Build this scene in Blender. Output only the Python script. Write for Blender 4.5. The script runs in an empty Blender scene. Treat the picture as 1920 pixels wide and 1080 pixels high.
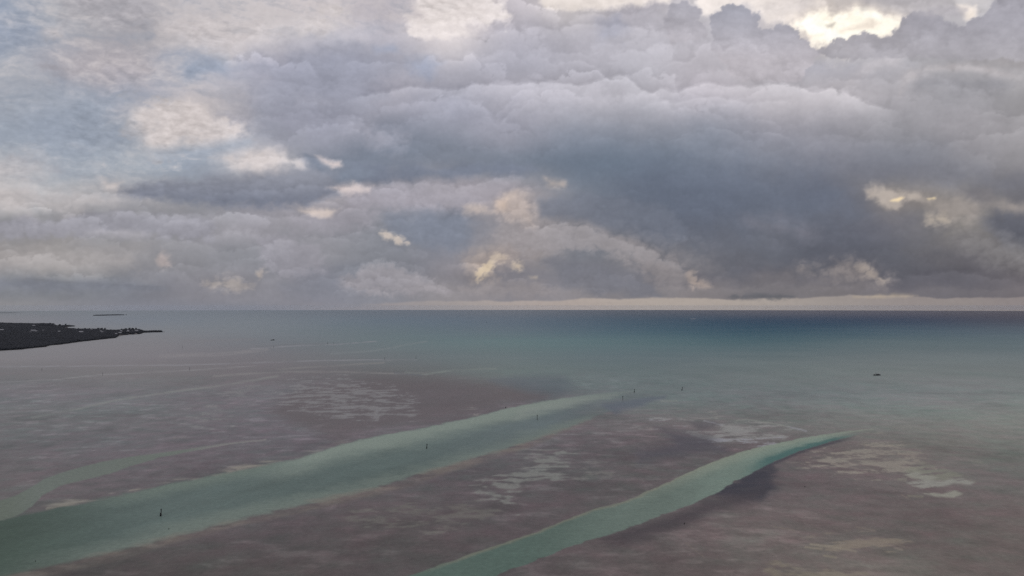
import bpy, bmesh, math, random
import numpy as np
from mathutils import Vector, Matrix

random.seed(7)
rng = np.random.default_rng(11)
SC = bpy.context.scene
COL = SC.collection
R_EARTH = 6371000.0
CAM_H = 120.0
F_PX = 1307.0            # focal length in pixels of a 1920 px wide frame
DIP = math.sqrt(2 * CAM_H / R_EARTH)
PITCH = math.atan((581.0 - 540.0) / F_PX) - DIP

# ---------------------------------------------------------------- camera
cam_data = bpy.data.cameras.new("camera")
cam_data.sensor_width = 36.0
cam_data.lens = 36.0 * F_PX / 1920.0
cam_data.clip_start = 1.0
cam_data.clip_end = 250000.0
cam = bpy.data.objects.new("camera", cam_data)
COL.objects.link(cam)
cam.location = (0, 0, CAM_H)
cam.rotation_euler = (math.pi / 2 + PITCH, 0, 0)
SC.camera = cam

# ---------------------------------------------------------------- world, sun, exposure
SUN_EL, SUN_AZ = math.radians(23), math.radians(25)      # behind the clouds, ahead and to the right
world = bpy.data.worlds.new("World")
SC.world = world
world.use_nodes = True
wn = world.node_tree.nodes
wl = world.node_tree.links
wn.clear()
sky_tex = wn.new("ShaderNodeTexSky")
sky_tex.sky_type = 'NISHITA'
sky_tex.sun_disc = False
sky_tex.sun_elevation = SUN_EL
sky_tex.sun_rotation = SUN_AZ
sky_tex.altitude = 100
bg = wn.new("ShaderNodeBackground")
bg.inputs['Strength'].default_value = 0.05
wo = wn.new("ShaderNodeOutputWorld")
wl.new(sky_tex.outputs[0], bg.inputs[0])
wl.new(bg.outputs[0], wo.inputs[0])

sun_data = bpy.data.lights.new("sun", 'SUN')
sun_data.energy = 0.6
sun_data.angle = math.radians(14)
sun_data.color = (1.0, 0.93, 0.84)
sun = bpy.data.objects.new("sun", sun_data)
COL.objects.link(sun)
sdir = Vector((math.sin(SUN_AZ) * math.cos(SUN_EL), math.cos(SUN_AZ) * math.cos(SUN_EL), math.sin(SUN_EL)))
sun.rotation_euler = sdir.to_track_quat('Z', 'Y').to_euler()
sun.location = (0, 0, 300)

SC.view_settings.view_transform = 'Standard'
SC.view_settings.look = 'None'
SC.view_settings.exposure = 0
SC.view_settings.gamma = 1
SC.view_settings.use_curve_mapping = False
SC.render.engine = 'CYCLES'
SC.cycles.use_denoising = False
SC.cycles.max_bounces = 6
SC.cycles.volume_bounces = 1
SC.cycles.transparent_max_bounces = 8
SC.cycles.sample_clamp_indirect = 4.0

# ---------------------------------------------------------------- helpers
def lin(c):
    c = np.asarray(c, float) / 255.0
    return np.where(c <= 0.04045, c / 12.92, ((c + 0.055) / 1.055) ** 2.4)

def sstep(a, b, x):
    t = np.clip((x - a) / (b - a), 0, 1)
    return t * t * (3 - 2 * t)

def _h(ix, iy, seed):
    n = (ix.astype(np.uint32) * np.uint32(374761393) + iy.astype(np.uint32) * np.uint32(668265263)
         + np.uint32(seed * 1442695 + 12345))
    n = (n ^ (n >> np.uint32(13))) * np.uint32(1274126177)
    n = n ^ (n >> np.uint32(16))
    return (n & np.uint32(0xFFFF)).astype(np.float32) * np.float32(2 * math.pi / 65536)

def perlin(x, y, seed=0):
    x = np.asarray(x, np.float64); y = np.asarray(y, np.float64)
    fx = np.floor(x); fy = np.floor(y)
    ix = fx.astype(np.int64); iy = fy.astype(np.int64)
    dx = (x - fx).astype(np.float32); dy = (y - fy).astype(np.float32)
    ux = dx * dx * dx * (dx * (dx * 6 - 15) + 10)
    uy = dy * dy * dy * (dy * (dy * 6 - 15) + 10)
    def g(i, j):
        a = _h(ix + i, iy + j, seed)
        return np.cos(a) * (dx - i) + np.sin(a) * (dy - j)
    a = g(0, 0); b = g(1, 0); c = g(0, 1); d = g(1, 1)
    return 1.5 * ((a + (b - a) * ux) * (1 - uy) + (c + (d - c) * ux) * uy)

def fbm(x, y, octv=5, seed=0, gain=0.5, lac=2.03, fade=None, billow=False):
    """fade: size of a sample in noise units; octaves finer than that die away."""
    s = 0; a = 1.0; f = 1.0; tot = 0
    for o in range(octv):
        n = perlin(x * f + 17.3 * o, y * f - 9.1 * o, seed + o)
        if billow:
            n = 1.0 - 2.2 * np.abs(n)
        if fade is not None:
            n = n * sstep(0.9, 0.25, fade * f)
        s = s + a * n; tot += a
        a *= gain; f *= lac
    return s / tot

def worley(x, y, seed=0):
    x = np.asarray(x, np.float64); y = np.asarray(y, np.float64)
    fx = np.floor(x); fy = np.floor(y); ix = fx.astype(np.int64); iy = fy.astype(np.int64)
    dx = (x - fx).astype(np.float32); dy = (y - fy).astype(np.float32)
    best = np.full(x.shape, 9, np.float32)
    for i in (-1, 0, 1):
        for j in (-1, 0, 1):
            a = _h(ix + i, iy + j, seed) / np.float32(2 * math.pi); b = _h(ix + i, iy + j, seed + 57) / np.float32(2 * math.pi)
            best = np.minimum(best, (i + a - dx) ** 2 + (j + b - dy) ** 2)
    return best

def domes(x, y, octv=4, seed=0, gain=0.5):
    """heaps of rounded lumps, about -0.5 .. 0.5"""
    s = 0; a = 1.0; f = 1.0; tot = 0
    for o in range(octv):
        s = s + a * (0.65 - np.minimum(worley(x * f + 11.1 * o, y * f + 5.7 * o, seed + o), 1.3)); tot += a
        a *= gain; f *= 2.1
    return s / tot

def grid_lookup(us, vs, tab, u, v):
    """smooth (Catmull-like cubic) interpolation of a small table on knots us, vs"""
    us = np.asarray(us, float); vs = np.asarray(vs, float)
    fi = np.interp(u, us, np.arange(len(us))); fj = np.interp(v, vs, np.arange(len(vs)))
    i = np.clip(np.floor(fi).astype(int), 0, len(us) - 2); j = np.clip(np.floor(fj).astype(int), 0, len(vs) - 2)
    tx = fi - i; ty = fj - j
    def w(t):
        return (0.5 * (-t**3 + 2*t**2 - t), 0.5 * (3*t**3 - 5*t**2 + 2), 0.5 * (-3*t**3 + 4*t**2 + t), 0.5 * (t**3 - t**2))
    wx = w(tx); wy = w(ty)
    out = 0
    for a in range(4):
        ii = np.clip(i + a - 1, 0, len(us) - 1)
        for b in range(4):
            jj = np.clip(j + b - 1, 0, len(vs) - 1)
            out = out + tab[jj, ii] * (wx[a] * wy[b])[..., None]
    return out

def poly_sd(poly, u, v, margin):
    """signed distance (negative inside) to a polygon; +margin far away"""
    P = np.asarray(poly, float)
    sd = np.full(u.shape, float(margin))
    m = (u > P[:, 0].min() - margin) & (u < P[:, 0].max() + margin) & (v > P[:, 1].min() - margin) & (v < P[:, 1].max() + margin)
    if not m.any():
        return sd
    x = u[m]; y = v[m]
    d = np.full(x.shape, 1e9); ins = np.zeros(x.shape, bool)
    for k in range(len(P)):
        ax, ay = P[k]; bx, by = P[(k + 1) % len(P)]
        ex, ey = bx - ax, by - ay
        t = np.clip(((x - ax) * ex + (y - ay) * ey) / (ex * ex + ey * ey + 1e-9), 0, 1)
        d = np.minimum(d, np.hypot(x - ax - t * ex, y - ay - t * ey))
        c = (ay > y) != (by > y)
        ins ^= c & (x < (bx - ax) * (y - ay) / (by - ay + 1e-12) + ax)
    sd[m] = np.where(ins, -d, d)
    return sd

def line_d(pts, u, v, margin):
    """distance to an open polyline"""
    P = np.asarray(pts, float)
    out = np.full(u.shape, float(margin))
    m = (u > P[:, 0].min() - margin) & (u < P[:, 0].max() + margin) & (v > P[:, 1].min() - margin) & (v < P[:, 1].max() + margin)
    if not m.any():
        return out
    x = u[m]; y = v[m]; d = np.full(x.shape, float(margin))
    for k in range(len(P) - 1):
        ax, ay = P[k]; ex, ey = P[k + 1] - P[k]
        t = np.clip(((x - ax) * ex + (y - ay) * ey) / (ex * ex + ey * ey + 1e-9), 0, 1)
        d = np.minimum(d, np.hypot(x - ax - t * ex, y - ay - t * ey))
    out[m] = d
    return out

def sea_z(x, y):
    return -(x * x + y * y) / (2 * R_EARTH)

CP, SP = math.cos(PITCH), math.sin(PITCH)
def project(x, y, z):
    """ground point -> pixel of the 1920 x 1080 photograph (used to lay out what was read off it)"""
    dz = z - CAM_H
    depth = y * CP + dz * SP
    up = -y * SP + dz * CP
    depth = np.maximum(depth, 1e-3)
    return 960 + F_PX * x / depth, 540 - F_PX * up / depth

def ground(u, v):
    """photograph pixel -> point on the curved sea"""
    a = (u - 960) / F_PX; b = (540 - v) / F_PX
    d = Vector((a, CP - b * SP, SP + b * CP)).normalized()
    k = (d.x * d.x + d.y * d.y) / (2 * R_EARTH)
    disc = d.z * d.z - 4 * k * CAM_H
    t = (-d.z - math.sqrt(max(disc, 0))) / (2 * k)
    return Vector((d.x * t, d.y * t, sea_z(d.x * t, d.y * t)))

def grid_mesh(name, X, Y, Z, wrap, attrs):
    nr, nc = X.shape
    co = np.stack([X, Y, Z], -1).reshape(-1, 3).astype(np.float32)
    r = np.arange(nr - 1)[:, None]
    ncc = nc if wrap else nc - 1
    c = np.arange(ncc)[None, :]
    c2 = (c + 1) % nc
    f = np.stack([r * nc + c, r * nc + c2, (r + 1) * nc + c2, (r + 1) * nc + c], -1).reshape(-1, 4).astype(np.int32)
    me = bpy.data.meshes.new(name)
    me.vertices.add(len(co)); me.vertices.foreach_set("co", co.ravel())
    me.loops.add(f.size); me.loops.foreach_set("vertex_index", f.ravel())
    me.polygons.add(len(f))
    me.polygons.foreach_set("loop_start", np.arange(0, f.size, 4, dtype=np.int32))
    me.polygons.foreach_set("loop_total", np.full(len(f), 4, np.int32))
    me.polygons.foreach_set("use_smooth", np.ones(len(f), bool))
    me.update(calc_edges=True)
    for k, arr in attrs.items():
        if arr.ndim == 3:
            at = me.attributes.new(k, 'FLOAT_COLOR', 'POINT')
            rgba = np.concatenate([arr, np.ones(arr.shape[:2] + (1,))], -1).astype(np.float32)
            at.data.foreach_set("color", rgba.ravel())
        else:
            at = me.attributes.new(k, 'FLOAT', 'POINT')
            at.data.foreach_set("value", arr.astype(np.float32).ravel())
    return me

# ---------------------------------------------------------------- the cloudy sky (a dome 80 km out)
DOME_R = 80000.0
az_f = np.radians(np.arange(-43.0, 43.001, 0.08))
az_l = np.radians(np.arange(-180.0, -43.0, 2.0)); az_r = np.radians(np.arange(45.0, 180.0, 2.0))
AZ = np.concatenate([az_l, az_f, az_r])
EL = np.radians(np.concatenate([np.arange(-1.6, 2.0, 0.05), np.arange(2.0, 26.0, 0.075), np.arange(26, 40, 0.5), np.arange(40, 88.1, 3.0)]))
azg, elg = np.meshgrid(AZ, EL)
azc = np.clip(azg, -math.radians(45), math.radians(45)); elc = np.minimum(elg, math.radians(36))
dx_, dy_, dz_ = np.sin(azc) * np.cos(elc), np.cos(azc) * np.cos(elc), np.sin(elc)
dep = dy_ * CP + dz_ * SP
U = 960 + F_PX * dx_ / dep + (azg - azc) * 2000.0
V = 540 - F_PX * (-dy_ * SP + dz_ * CP) / dep - (elg - elc) * 2000.0

SKY_U = list(range(0, 1921, 120))
SKY_V = [0, 60, 120, 180, 240, 300, 360, 420, 480, 530, 572]
SKY_T = """
150,160,178 178,178,184 172,170,176 190,186,190 200,194,196 208,200,202 190,184,190 220,210,209 190,184,190 208,202,203 180,176,184 195,190,192 200,194,195 198,190,188 175,172,178 188,184,185 172,170,176
158,166,182 176,176,183 168,166,172 196,190,192 200,194,196 190,186,192 182,178,186 212,204,204 176,173,182 178,175,183 178,175,183 182,179,186 182,178,184 190,184,182 180,176,180 172,170,176 165,163,168
168,172,182 172,170,178 172,168,175 165,170,184 165,164,176 148,150,165 160,160,172 176,174,183 168,167,178 172,170,179 176,174,182 182,178,185 178,175,181 170,168,175 170,168,174 162,160,164 165,162,165
170,172,180 165,170,182 168,170,182 190,185,189 165,164,174 145,147,162 165,163,174 160,160,172 170,168,178 172,170,179 172,170,178 176,172,180 176,172,178 176,172,177 165,162,167 150,149,154 155,153,156
160,168,182 158,166,182 175,176,184 190,185,188 160,162,174 150,151,164 132,137,152 140,144,158 150,151,164 138,143,157 140,144,157 140,144,157 150,150,161 150,149,158 148,147,154 152,150,156 155,153,156
178,180,186 165,172,184 170,176,186 160,168,182 185,181,185 136,142,156 126,133,148 128,134,148 125,132,146 112,122,138 112,122,138 120,127,142 128,132,145 130,132,144 128,130,140 140,140,148 145,143,148
185,182,184 172,174,180 165,164,170 150,152,160 150,150,160 160,156,163 152,150,160 155,151,158 162,155,159 125,130,142 108,116,132 105,112,128 108,113,127 110,113,126 135,130,130 135,132,134 118,117,124
148,148,153 149,148,153 146,146,152 149,148,155 152,150,158 148,147,155 139,141,151 126,131,145 155,149,152 135,135,143 110,115,128 104,109,123 106,110,122 103,106,118 112,112,121 135,131,130 112,111,117
156,152,153 155,152,153 150,148,152 143,143,150 140,141,149 142,142,150 136,138,147 140,139,148 152,144,145 125,127,136 122,122,129 108,110,120 104,106,116 98,100,111 100,101,110 108,106,112 112,109,113
130,132,138 129,131,137 128,130,138 134,133,140 136,135,142 132,133,143 130,132,141 138,135,140 130,128,135 130,128,134 118,117,124 118,115,120 108,107,114 112,109,114 105,103,110 102,100,107 108,104,109
140,139,142 136,136,142 130,131,140 130,131,140 130,131,140 140,137,143 148,143,146 158,151,150 168,158,154 172,161,155 172,162,155 170,160,153 165,156,150 155,147,143 148,140,138 145,137,135 140,132,132
"""
SKY_T = np.array([[list(map(float, c.split(","))) for c in r.split()] for r in SKY_T.strip().splitlines()])
SKY_T[4:9] -= np.array([3.0, 3.0, 4.0])

up_ = np.clip(582.0 - V, 0, 4000)                       # height over the horizon, in photograph pixels
far_w = sstep(40, 420, up_)                              # clouds look smaller towards the horizon
def two(fn):
    return fn(0.45) * (1 - far_w) + fn(1.0) * far_w
w1 = two(lambda k: fbm(U / (260 * k), V / (170 * k), 5, 1)); w2 = two(lambda k: fbm(U / (260 * k) + 40, V / (170 * k) + 9, 5, 2))
w3 = two(lambda k: fbm(U / (64 * k), V / (46 * k), 5, 3, 0.55)); w4 = two(lambda k: fbm(U / (64 * k) + 7, V / (46 * k) + 3, 5, 4, 0.55))
mid = sstep(0, 60, up_)
WU = U + mid * (w1 * 60 + w3 * 30)
WV = V + mid * (w2 * 40 + w4 * 20)
C = grid_lookup(SKY_U, SKY_V, SKY_T, np.clip(WU, 0, 1920), np.clip(np.minimum(WV, 540), 0, 572))
C0 = grid_lookup(SKY_U, SKY_V, SKY_T, np.clip(U + mid * w1 * 50, 0, 1920), np.clip(np.minimum(V + mid * w2 * 35, 540), 0, 572))
thin_left = np.clip(sstep(560, 330, U) * sstep(420, 300, V) + sstep(90, 20, V) * sstep(1000, 820, U), 0, 1)
bil = 0.3 + two(lambda k: fbm(U / (150 * k) + w3 * 0.2, V / (80 * k) + w4 * 0.2, 5, 21, 0.5))
soft = fbm(U / 420, V / 90, 5, 31)

# heaped cloud: many puffs, each paler along its crown and lost in the grey below, far rows first
edge_n = fbm(U / 46, V / 38, 6, 51, 0.58)
edge_b = two(lambda k: domes((U + w3 * 14) / (46 * k) + 5, (V + w4 * 10) / (36 * k), 4, 52, 0.5))
edge_b = edge_b - edge_b.mean()
prng = np.random.default_rng(5)
npuff = 1100
pc = np.stack([prng.uniform(-120, 2040, npuff), 560 - 640 * prng.random(npuff) ** 1.25], -1)
pc = pc[np.argsort(pc[:, 1])]
inview = np.where((AZ > -0.76) & (AZ < 0.76))[0]; j0, j1 = inview[0], inview[-1] + 1
ucol = U[len(EL) // 3, j0:j1]; 
REL = np.ones(U.shape)
for (cu, cv) in pc:
    sz = (0.30 + 0.70 * min(1.2, max(0, (560 - cv) / 520))) * prng.choice([1.35, 0.85, 0.5, 0.3], p=[.25, .3, .28, .17])
    w_ = 120 * sz * prng.uniform(.8, 1.4); h_ = w_ * prng.uniform(.42, .68)
    amp = prng.uniform(.035, .125); sft = prng.choice([.06, .16, .4]); op = prng.uniform(.45, .95)
    ca = np.searchsorted(ucol, cu - 1.7 * w_); cb = np.searchsorted(ucol, cu + 1.7 * w_)
    if cb - ca < 3: continue
    vc = V[:, j0 + (ca + min(cb, len(ucol) - 1)) // 2]
    rws = np.where((vc > cv - 1.7 * h_) & (vc < cv + 1.5 * h_))[0]
    if len(rws) < 3: continue
    sl = (slice(rws[0], rws[-1] + 1), slice(j0 + ca, j0 + cb))
    uu, vv = U[sl], V[sl]
    d = np.hypot((uu - cu) / w_, (vv - cv) / h_) - 1 - 0.75 * edge_b[sl] + 0.22 * edge_n[sl]
    al = sstep(sft, -sft, d) * sstep(cv + .9 * h_, cv - .55 * h_, vv) * op * (1 - thin_left[sl]) * sstep(6, 40, 582 - vv)
    tone = 0.38 + 0.62 * sstep(112, 165, C0[sl].mean(-1))
    rimlt = 0.04 * tone * np.exp(-np.abs(d) / .10) * sstep(cv + .2 * h_, cv - .4 * h_, vv) * (sft < .3)
    lt = 1 + rimlt + amp * tone * np.clip((cv - vv) / h_ * 0.9 - 0.08 + .15 * (uu - cu) / w_, -.7, 1.1) + .05 * edge_b[sl] * sstep(cv + .3 * h_, cv - .5 * h_, vv)
    C[sl] = C[sl] * (1 - al[..., None]) + (C0[sl] * lt[..., None]) * al[..., None]
    REL[sl] = REL[sl] * (1 - al) + lt * al
puff = (1 - thin_left * 0.8)
REL2 = 1 + puff * 0.05 * (bil - 0.3) + 0.04 * soft + 0.012 * w3
C = C * REL2[..., None]
REL = REL * REL2

# thin high layer, upper left: streaks and small ripples
cx = U * 0.985 + V * 0.17; cy = V * 0.985 - U * 0.17
ci = 0.75 * fbm(cx / 190 + w1 * 0.8, cy / 62 + w2 * 0.8, 7, 41, 0.6) + 0.45 * fbm(cx / 60 + w1 * 2, cy / 17 + w2 * 3 + w4, 5, 43, 0.62)
ci2 = fbm(cx / 26 + w3 * .8, cy / 10 + w4 * .8, 4, 47, 0.6)
blue = np.array([145, 154, 170.0]); cream = np.array([203, 195, 194.0])
t = ci * 1.0 + ci2 * 0.30 * sstep(-.25, .25, ci + w1)
tint = np.where((t > 0)[..., None], cream, blue)
k = (thin_left * np.clip(np.abs(t) * 1.3, 0, 0.6))[..., None]
C = C * (1 - k) + tint * k

# features: outline, colour, soft edge, edge roughness, opacity
edge_f = domes((U + w3 * 8) / 21, (V + w4 * 6) / 18, 3, 58, 0.5); edge_f = edge_f - edge_f.mean()
def feature(poly, col, softw=8, rough=10, op=1.0, kind='n', grad=None, sv=1.0):
    global C
    n = (edge_n * 1.5 + 0.5 * w3 + 1.3 * thin_left * ci + .5 * thin_left * ci2) if kind == 'n' else (-edge_b * 2.2 + 0.4 * edge_n) if kind == 'b' else (-edge_b * 1.0 - edge_f * 2.0 + 0.2 * edge_n)
    sd = poly_sd(poly, U + w3 * rough * .8, V + w4 * rough * .5, softw * 2 + rough * 3 + 8) + rough * n * 1.5
    m = sstep(softw * 1.3, -softw * 1.3, sd + softw * .2) * op
    c = np.array(col, float) * np.ones(C.shape)
    if grad is not None:
        tt = np.clip((V - grad[1]) / (grad[2] - grad[1]), 0, 1)[..., None]
        c = c * (1 - tt) + np.array(grad[0], float) * tt
    c = c * REL[..., None] * (1 + 0.05 * w4 + 0.05 * edge_b * (kind == 'b') + (0.03 + 0.07 * thin_left) * ci2 + 0.10 * thin_left * ci)[..., None]
    C = C * (1 - m[..., None]) + c * m[..., None]
FE = feature
# middle-sized masses
G = lambda p, c, so=22, ro=16, op=.7, kd='n': FE(p, c, so, ro, op, kd)
G([(100,-40),(290,-40),(300,40),(270,62),(190,50),(130,30)], (169,166,172), 22, 14, .75)
G([(70,118),(160,104),(260,112),(310,135),(260,150),(150,148)], (168,163,169), 20, 14, .7)
G([(70,60),(85,48),(105,52),(110,66),(85,70)], (196,188,188), 6, 8, .7)
G([(-60,170),(240,175),(260,300),(200,330),(90,320),(-60,280)], (155,163,176), 40, 30, .35)
G([(-60,290),(80,285),(110,320),(60,340),(-60,345)], (190,184,186), 20, 16, .55)
G([(380,195),(470,190),(480,240),(430,240),(395,215)], (172,169,177), 14, 14, .6)
G([(510,120),(600,110),(680,140),(640,175),(560,175),(510,150)], (147,149,164), 24, 16, .7)
G([(550,180),(600,176),(640,190),(600,205),(555,200)], (172,170,180), 14, 12, .55)
G([(510,205),(600,200),(640,215),(620,245),(560,245),(515,225)], (148,148,162), 16, 12, .65)
G([(640,222),(700,228),(760,265),(740,285),(690,270),(650,250)], (160,159,171), 18, 12, .7)
G([(655,170),(760,165),(880,180),(960,195),(1000,240),(860,245),(740,225),(690,200)], (148,149,163), 34, 18, .55)
G([(560,290),(590,296),(625,320),(650,312),(700,305),(800,308),(960,300),(1010,315),(960,328),(860,334),(740,340),(660,345),(620,342),(580,318)], (121,128,144), 9, 9, .85)
G([(640,350),(730,340),(860,336),(960,332),(990,350),(940,380),(870,398),(760,392),(660,390)], (156,152,161), 12, 12, .75, 'b')
G([(720,400),(800,392),(870,400),(890,440),(870,462),(800,465),(740,450),(715,425)], (124,130,144), 16, 14, .8)
G([(540,400),(640,385),(710,395),(700,425),(620,440),(550,430)], (158,154,163), 14, 12, .6, 'b')
G([(-60,415),(0,412),(48,398),(86,413),(155,396),(225,392),(290,398),(400,402),(400,450),(200,440),(-60,450)], (149,148,158), 7, 8, .7, 'b')
G([(160,432),(220,425),(290,436),(300,446),(210,442)], (167,164,170), 8, 7, .7)
G([(-60,462),(120,462),(250,470),(260,505),(150,512),(-60,510)], (162,157,157), 16, 10, .65)
G([(-60,520),(60,517),(140,524),(270,530),(310,540),(200,545),(-60,544)], (126,129,139), 8, 5, .8)
G([(483,445),(520,438),(560,446),(600,455),(610,510),(540,520),(490,500)], (152,149,158), 8, 10, .6, 'b')
G([(640,520),(690,497),(730,490),(770,505),(830,535),(860,548),(700,552),(640,540)], (152,147,152), 8, 10, .7, 'b')
G([(520,530),(600,515),(680,545),(640,556),(540,552)], (126,128,138), 12, 8, .6)
G([(1116,30),(1160,26),(1178,50),(1165,75),(1125,70)], (165,166,180), 12, 10, .7)
G([(1440,105),(1500,100),(1560,118),(1540,135),(1460,132)], (164,163,173), 16, 12, .7)
G([(1712,140),(1780,134),(1873,142),(1900,160),(1820,172),(1720,165)], (147,146,152), 14, 8, .8)
G([(1815,104),(1880,100),(1980,104),(1980,126),(1860,124)], (155,151,153), 10, 8, .7)
G([(1690,140),(1730,122),(1800,116),(1860,126),(1910,146),(1880,142),(1800,128),(1720,138),(1690,172)], (178,172,174), 9, 7, .7)
G([(1560,158),(1610,122),(1650,104),(1690,100),(1690,118),(1640,130),(1600,160)], (180,175,179), 12, 10, .6, 'b')
G([(920,440),(960,400),(1000,385),(1012,408),(1050,412),(1100,414),(1137,430),(1190,447),(1250,473),(1290,505),(1240,508),(1180,485),(1100,468),(1040,474),(980,474)], (149,144,147), 9, 10, .8, 'b')
G([(1008,372),(1100,360),(1250,380),(1300,440),(1250,466),(1190,444),(1137,427),(1100,411),(1050,409),(1014,404)], (113,118,131), 8, 9, .7, 'b')
G([(1000,482),(1040,500),(1055,535),(1150,554),(1240,553),(1200,520),(1110,490),(1040,476)], (117,118,127), 9, 9, .75)
G([(860,540),(940,520),(1010,525),(1050,545),(1000,556),(900,556)], (146,140,142), 9, 9, .7, 'b')
G([(1180,490),(1260,490),(1330,530),(1300,548),(1230,535)], (138,132,134), 14, 12, .7, 'b')
G([(1330,530),(1450,500),(1560,510),(1600,540),(1450,548)], (122,118,122), 18, 14, .6)
G([(1190,300),(1400,310),(1560,330),(1610,380),(1500,430),(1330,420),(1200,370)], (104,112,128), 40, 20, .55)
G([(1560,300),(1760,300),(1930,330),(1930,352),(1780,350),(1690,345),(1600,340)], (118,120,131), 22, 12, .6)
G([(1750,190),(1860,180),(1980,200),(1980,300),(1800,290)], (150,147,152), 34, 18, .5)
# open patches among the high cloud
FE([(240,200),(300,186),(350,182),(405,200),(425,222),(470,240),(468,256),(400,268),(340,280),(290,292),(262,272),(268,250),(238,236)], (205,196,194), 13, 18, 0.85)
FE([(300,40),(360,28),(430,35),(500,45),(530,62),(480,80),(430,112),(380,100),(330,80)], (202,195,196), 18, 18, 0.75)
FE([(560,25),(640,0),(650,40),(600,62),(560,58)], (212,204,203), 16, 20, 0.75)
FE([(340,115),(420,110),(425,135),(350,140)], (150,162,182), 18, 10, 0.6)
FE([(0,20),(70,15),(85,70),(30,90),(-80,80),(-80,10)], (143,153,171), 20, 14, 0.5)
FE([(150,195),(245,200),(250,240),(270,275),(170,275),(120,240)], (150,159,174), 24, 18, 0.5)
FE([(400,290),(470,280),(540,282),(575,310),(520,318),(430,312)], (203,194,192), 12, 14, 0.8)
FE([(270,275),(400,270),(470,256),(480,268),(400,288),(290,297)], (155,166,182), 10, 8, 0.6)
FE([(590,288),(640,300),(642,312),(622,318),(600,304)], (205,191,188), 5, 5, 0.9)
FE([(190,335),(230,338),(215,362),(195,358)], (200,190,187), 8, 8, 0.8)
FE([(0,345),(150,350),(220,375),(150,395),(90,400),(-60,395)], (186,178,177), 16, 10, 0.55)
FE([(700,88),(740,82),(745,96),(705,98)], (158,166,186), 9, 6, 0.7)
FE([(760,105),(800,108),(835,118),(805,142),(770,135)], (155,164,186), 13, 9, 0.6)
# dark left arm of the big bank
FE([(470,120),(560,85),(650,80),(760,120),(700,190),(640,260),(610,300),(560,270),(500,235),(470,190)], (150,152,166), 30, 26, 0.6)
FE([(575,290),(600,300),(628,322),(650,312),(700,320),(660,345),(600,340)], (128,136,151), 8, 9, 0.9)
# flat dark bar cloud
FE([(212,357),(290,338),(400,327),(520,322),(566,320),(592,308),(625,322),(648,345),(640,362),(560,386),(420,385),(292,372)], (139,142,154), 9, 9, 0.95, 'b', ((121,126,141), 335, 378))
FE([(560,392),(600,390),(640,388),(625,402),(585,404)], (204,189,181), 6, 6, 0.85)
FE([(612,348),(660,343),(702,346),(695,362),(640,360)], (200,186,183), 7, 7, 0.85)
# bright openings at the top
FE([(770,-60),(935,-60),(925,20),(945,30),(900,45),(870,55),(850,68),(830,72),(800,66),(768,55),(772,20)], (225,216,213), 12, 20, 0.88)
FE([(1000,-60),(1262,-60),(1250,2),(1200,10),(1130,20),(1080,20),(1040,14),(1010,4)], (234,224,217), 7, 8, 0.9)
FE([(1300,-60),(1500,-60),(1500,30),(1480,45),(1440,48),(1425,30),(1400,10),(1350,12),(1335,32),(1318,30),(1300,5)], (226,217,212), 7, 8, 0.9)
FE([(1420,10),(1500,-5),(1600,-10),(1600,14),(1530,26),(1450,30)], (190,184,185), 14, 10, 0.7)
FE([(1400,-60),(1760,-60),(1740,30),(1700,70),(1600,95),(1530,105),(1480,70),(1430,50)], (205,197,193), 34, 20, 0.55)
FE([(1480,30),(1540,5),(1640,0),(1710,30),(1680,75),(1560,98),(1500,80)], (228,216,204), 18, 14, 0.7)
FE([(1488,44),(1505,30),(1540,16),(1600,14),(1650,20),(1690,40),(1672,60),(1640,70),(1590,76),(1545,88),(1522,76)], (252,244,228), 8, 10, 1.0)
FE([(1548,45),(1566,40),(1560,49),(1552,50)], (190,184,178), 4, 3, 0.8)
FE([(1510,62),(1545,60),(1540,70),(1515,70)], (218,206,192), 6, 5, 0.7)
FE([(1570,52),(1625,38),(1665,38),(1630,56),(1575,60)], (222,210,198), 7, 6, 0.75)
FE([(1795,5),(1830,8),(1828,32),(1812,36)], (228,216,205), 6, 6, 0.85)
# cumulus towers standing against them
FE([(1250,16),(1262,4),(1285,2),(1308,8),(1318,34),(1325,70),(1260,80),(1240,50)], (168,166,175), 2.5, 7, 0.95, 'c', ((178,174,181), 10, 70))
FE([(1332,30),(1345,14),(1368,4),(1390,6),(1402,14),(1420,20),(1428,36),(1420,48),(1440,52),(1470,40),(1490,48),(1496,60),(1520,80),(1540,100),(1500,150),(1380,150),(1335,90)], (163,163,174), 2.5, 7, 0.95, 'c', ((181,176,182), 20, 110))
FE([(1533,92),(1548,82),(1570,70),(1588,74),(1602,64),(1625,60),(1655,66),(1672,64),(1690,30),(1715,20),(1750,22),(1772,35),(1790,45),(1812,40),(1835,28),(1860,8),(1880,-20),(2000,-40),(2000,110),(1800,110),(1680,105),(1560,110)], (160,158,167), 2.5, 7, 0.92, 'c', ((166,163,169), 30, 110))
FE([(1600,-40),(1720,-40),(1800,-10),(1780,14),(1700,16),(1620,10)], (172,168,172), 12, 10, 0.8)
FE([(1690,20),(1760,10),(1815,12),(1810,28),(1740,30)], (170,166,172), 6, 6, 0.6)
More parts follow.
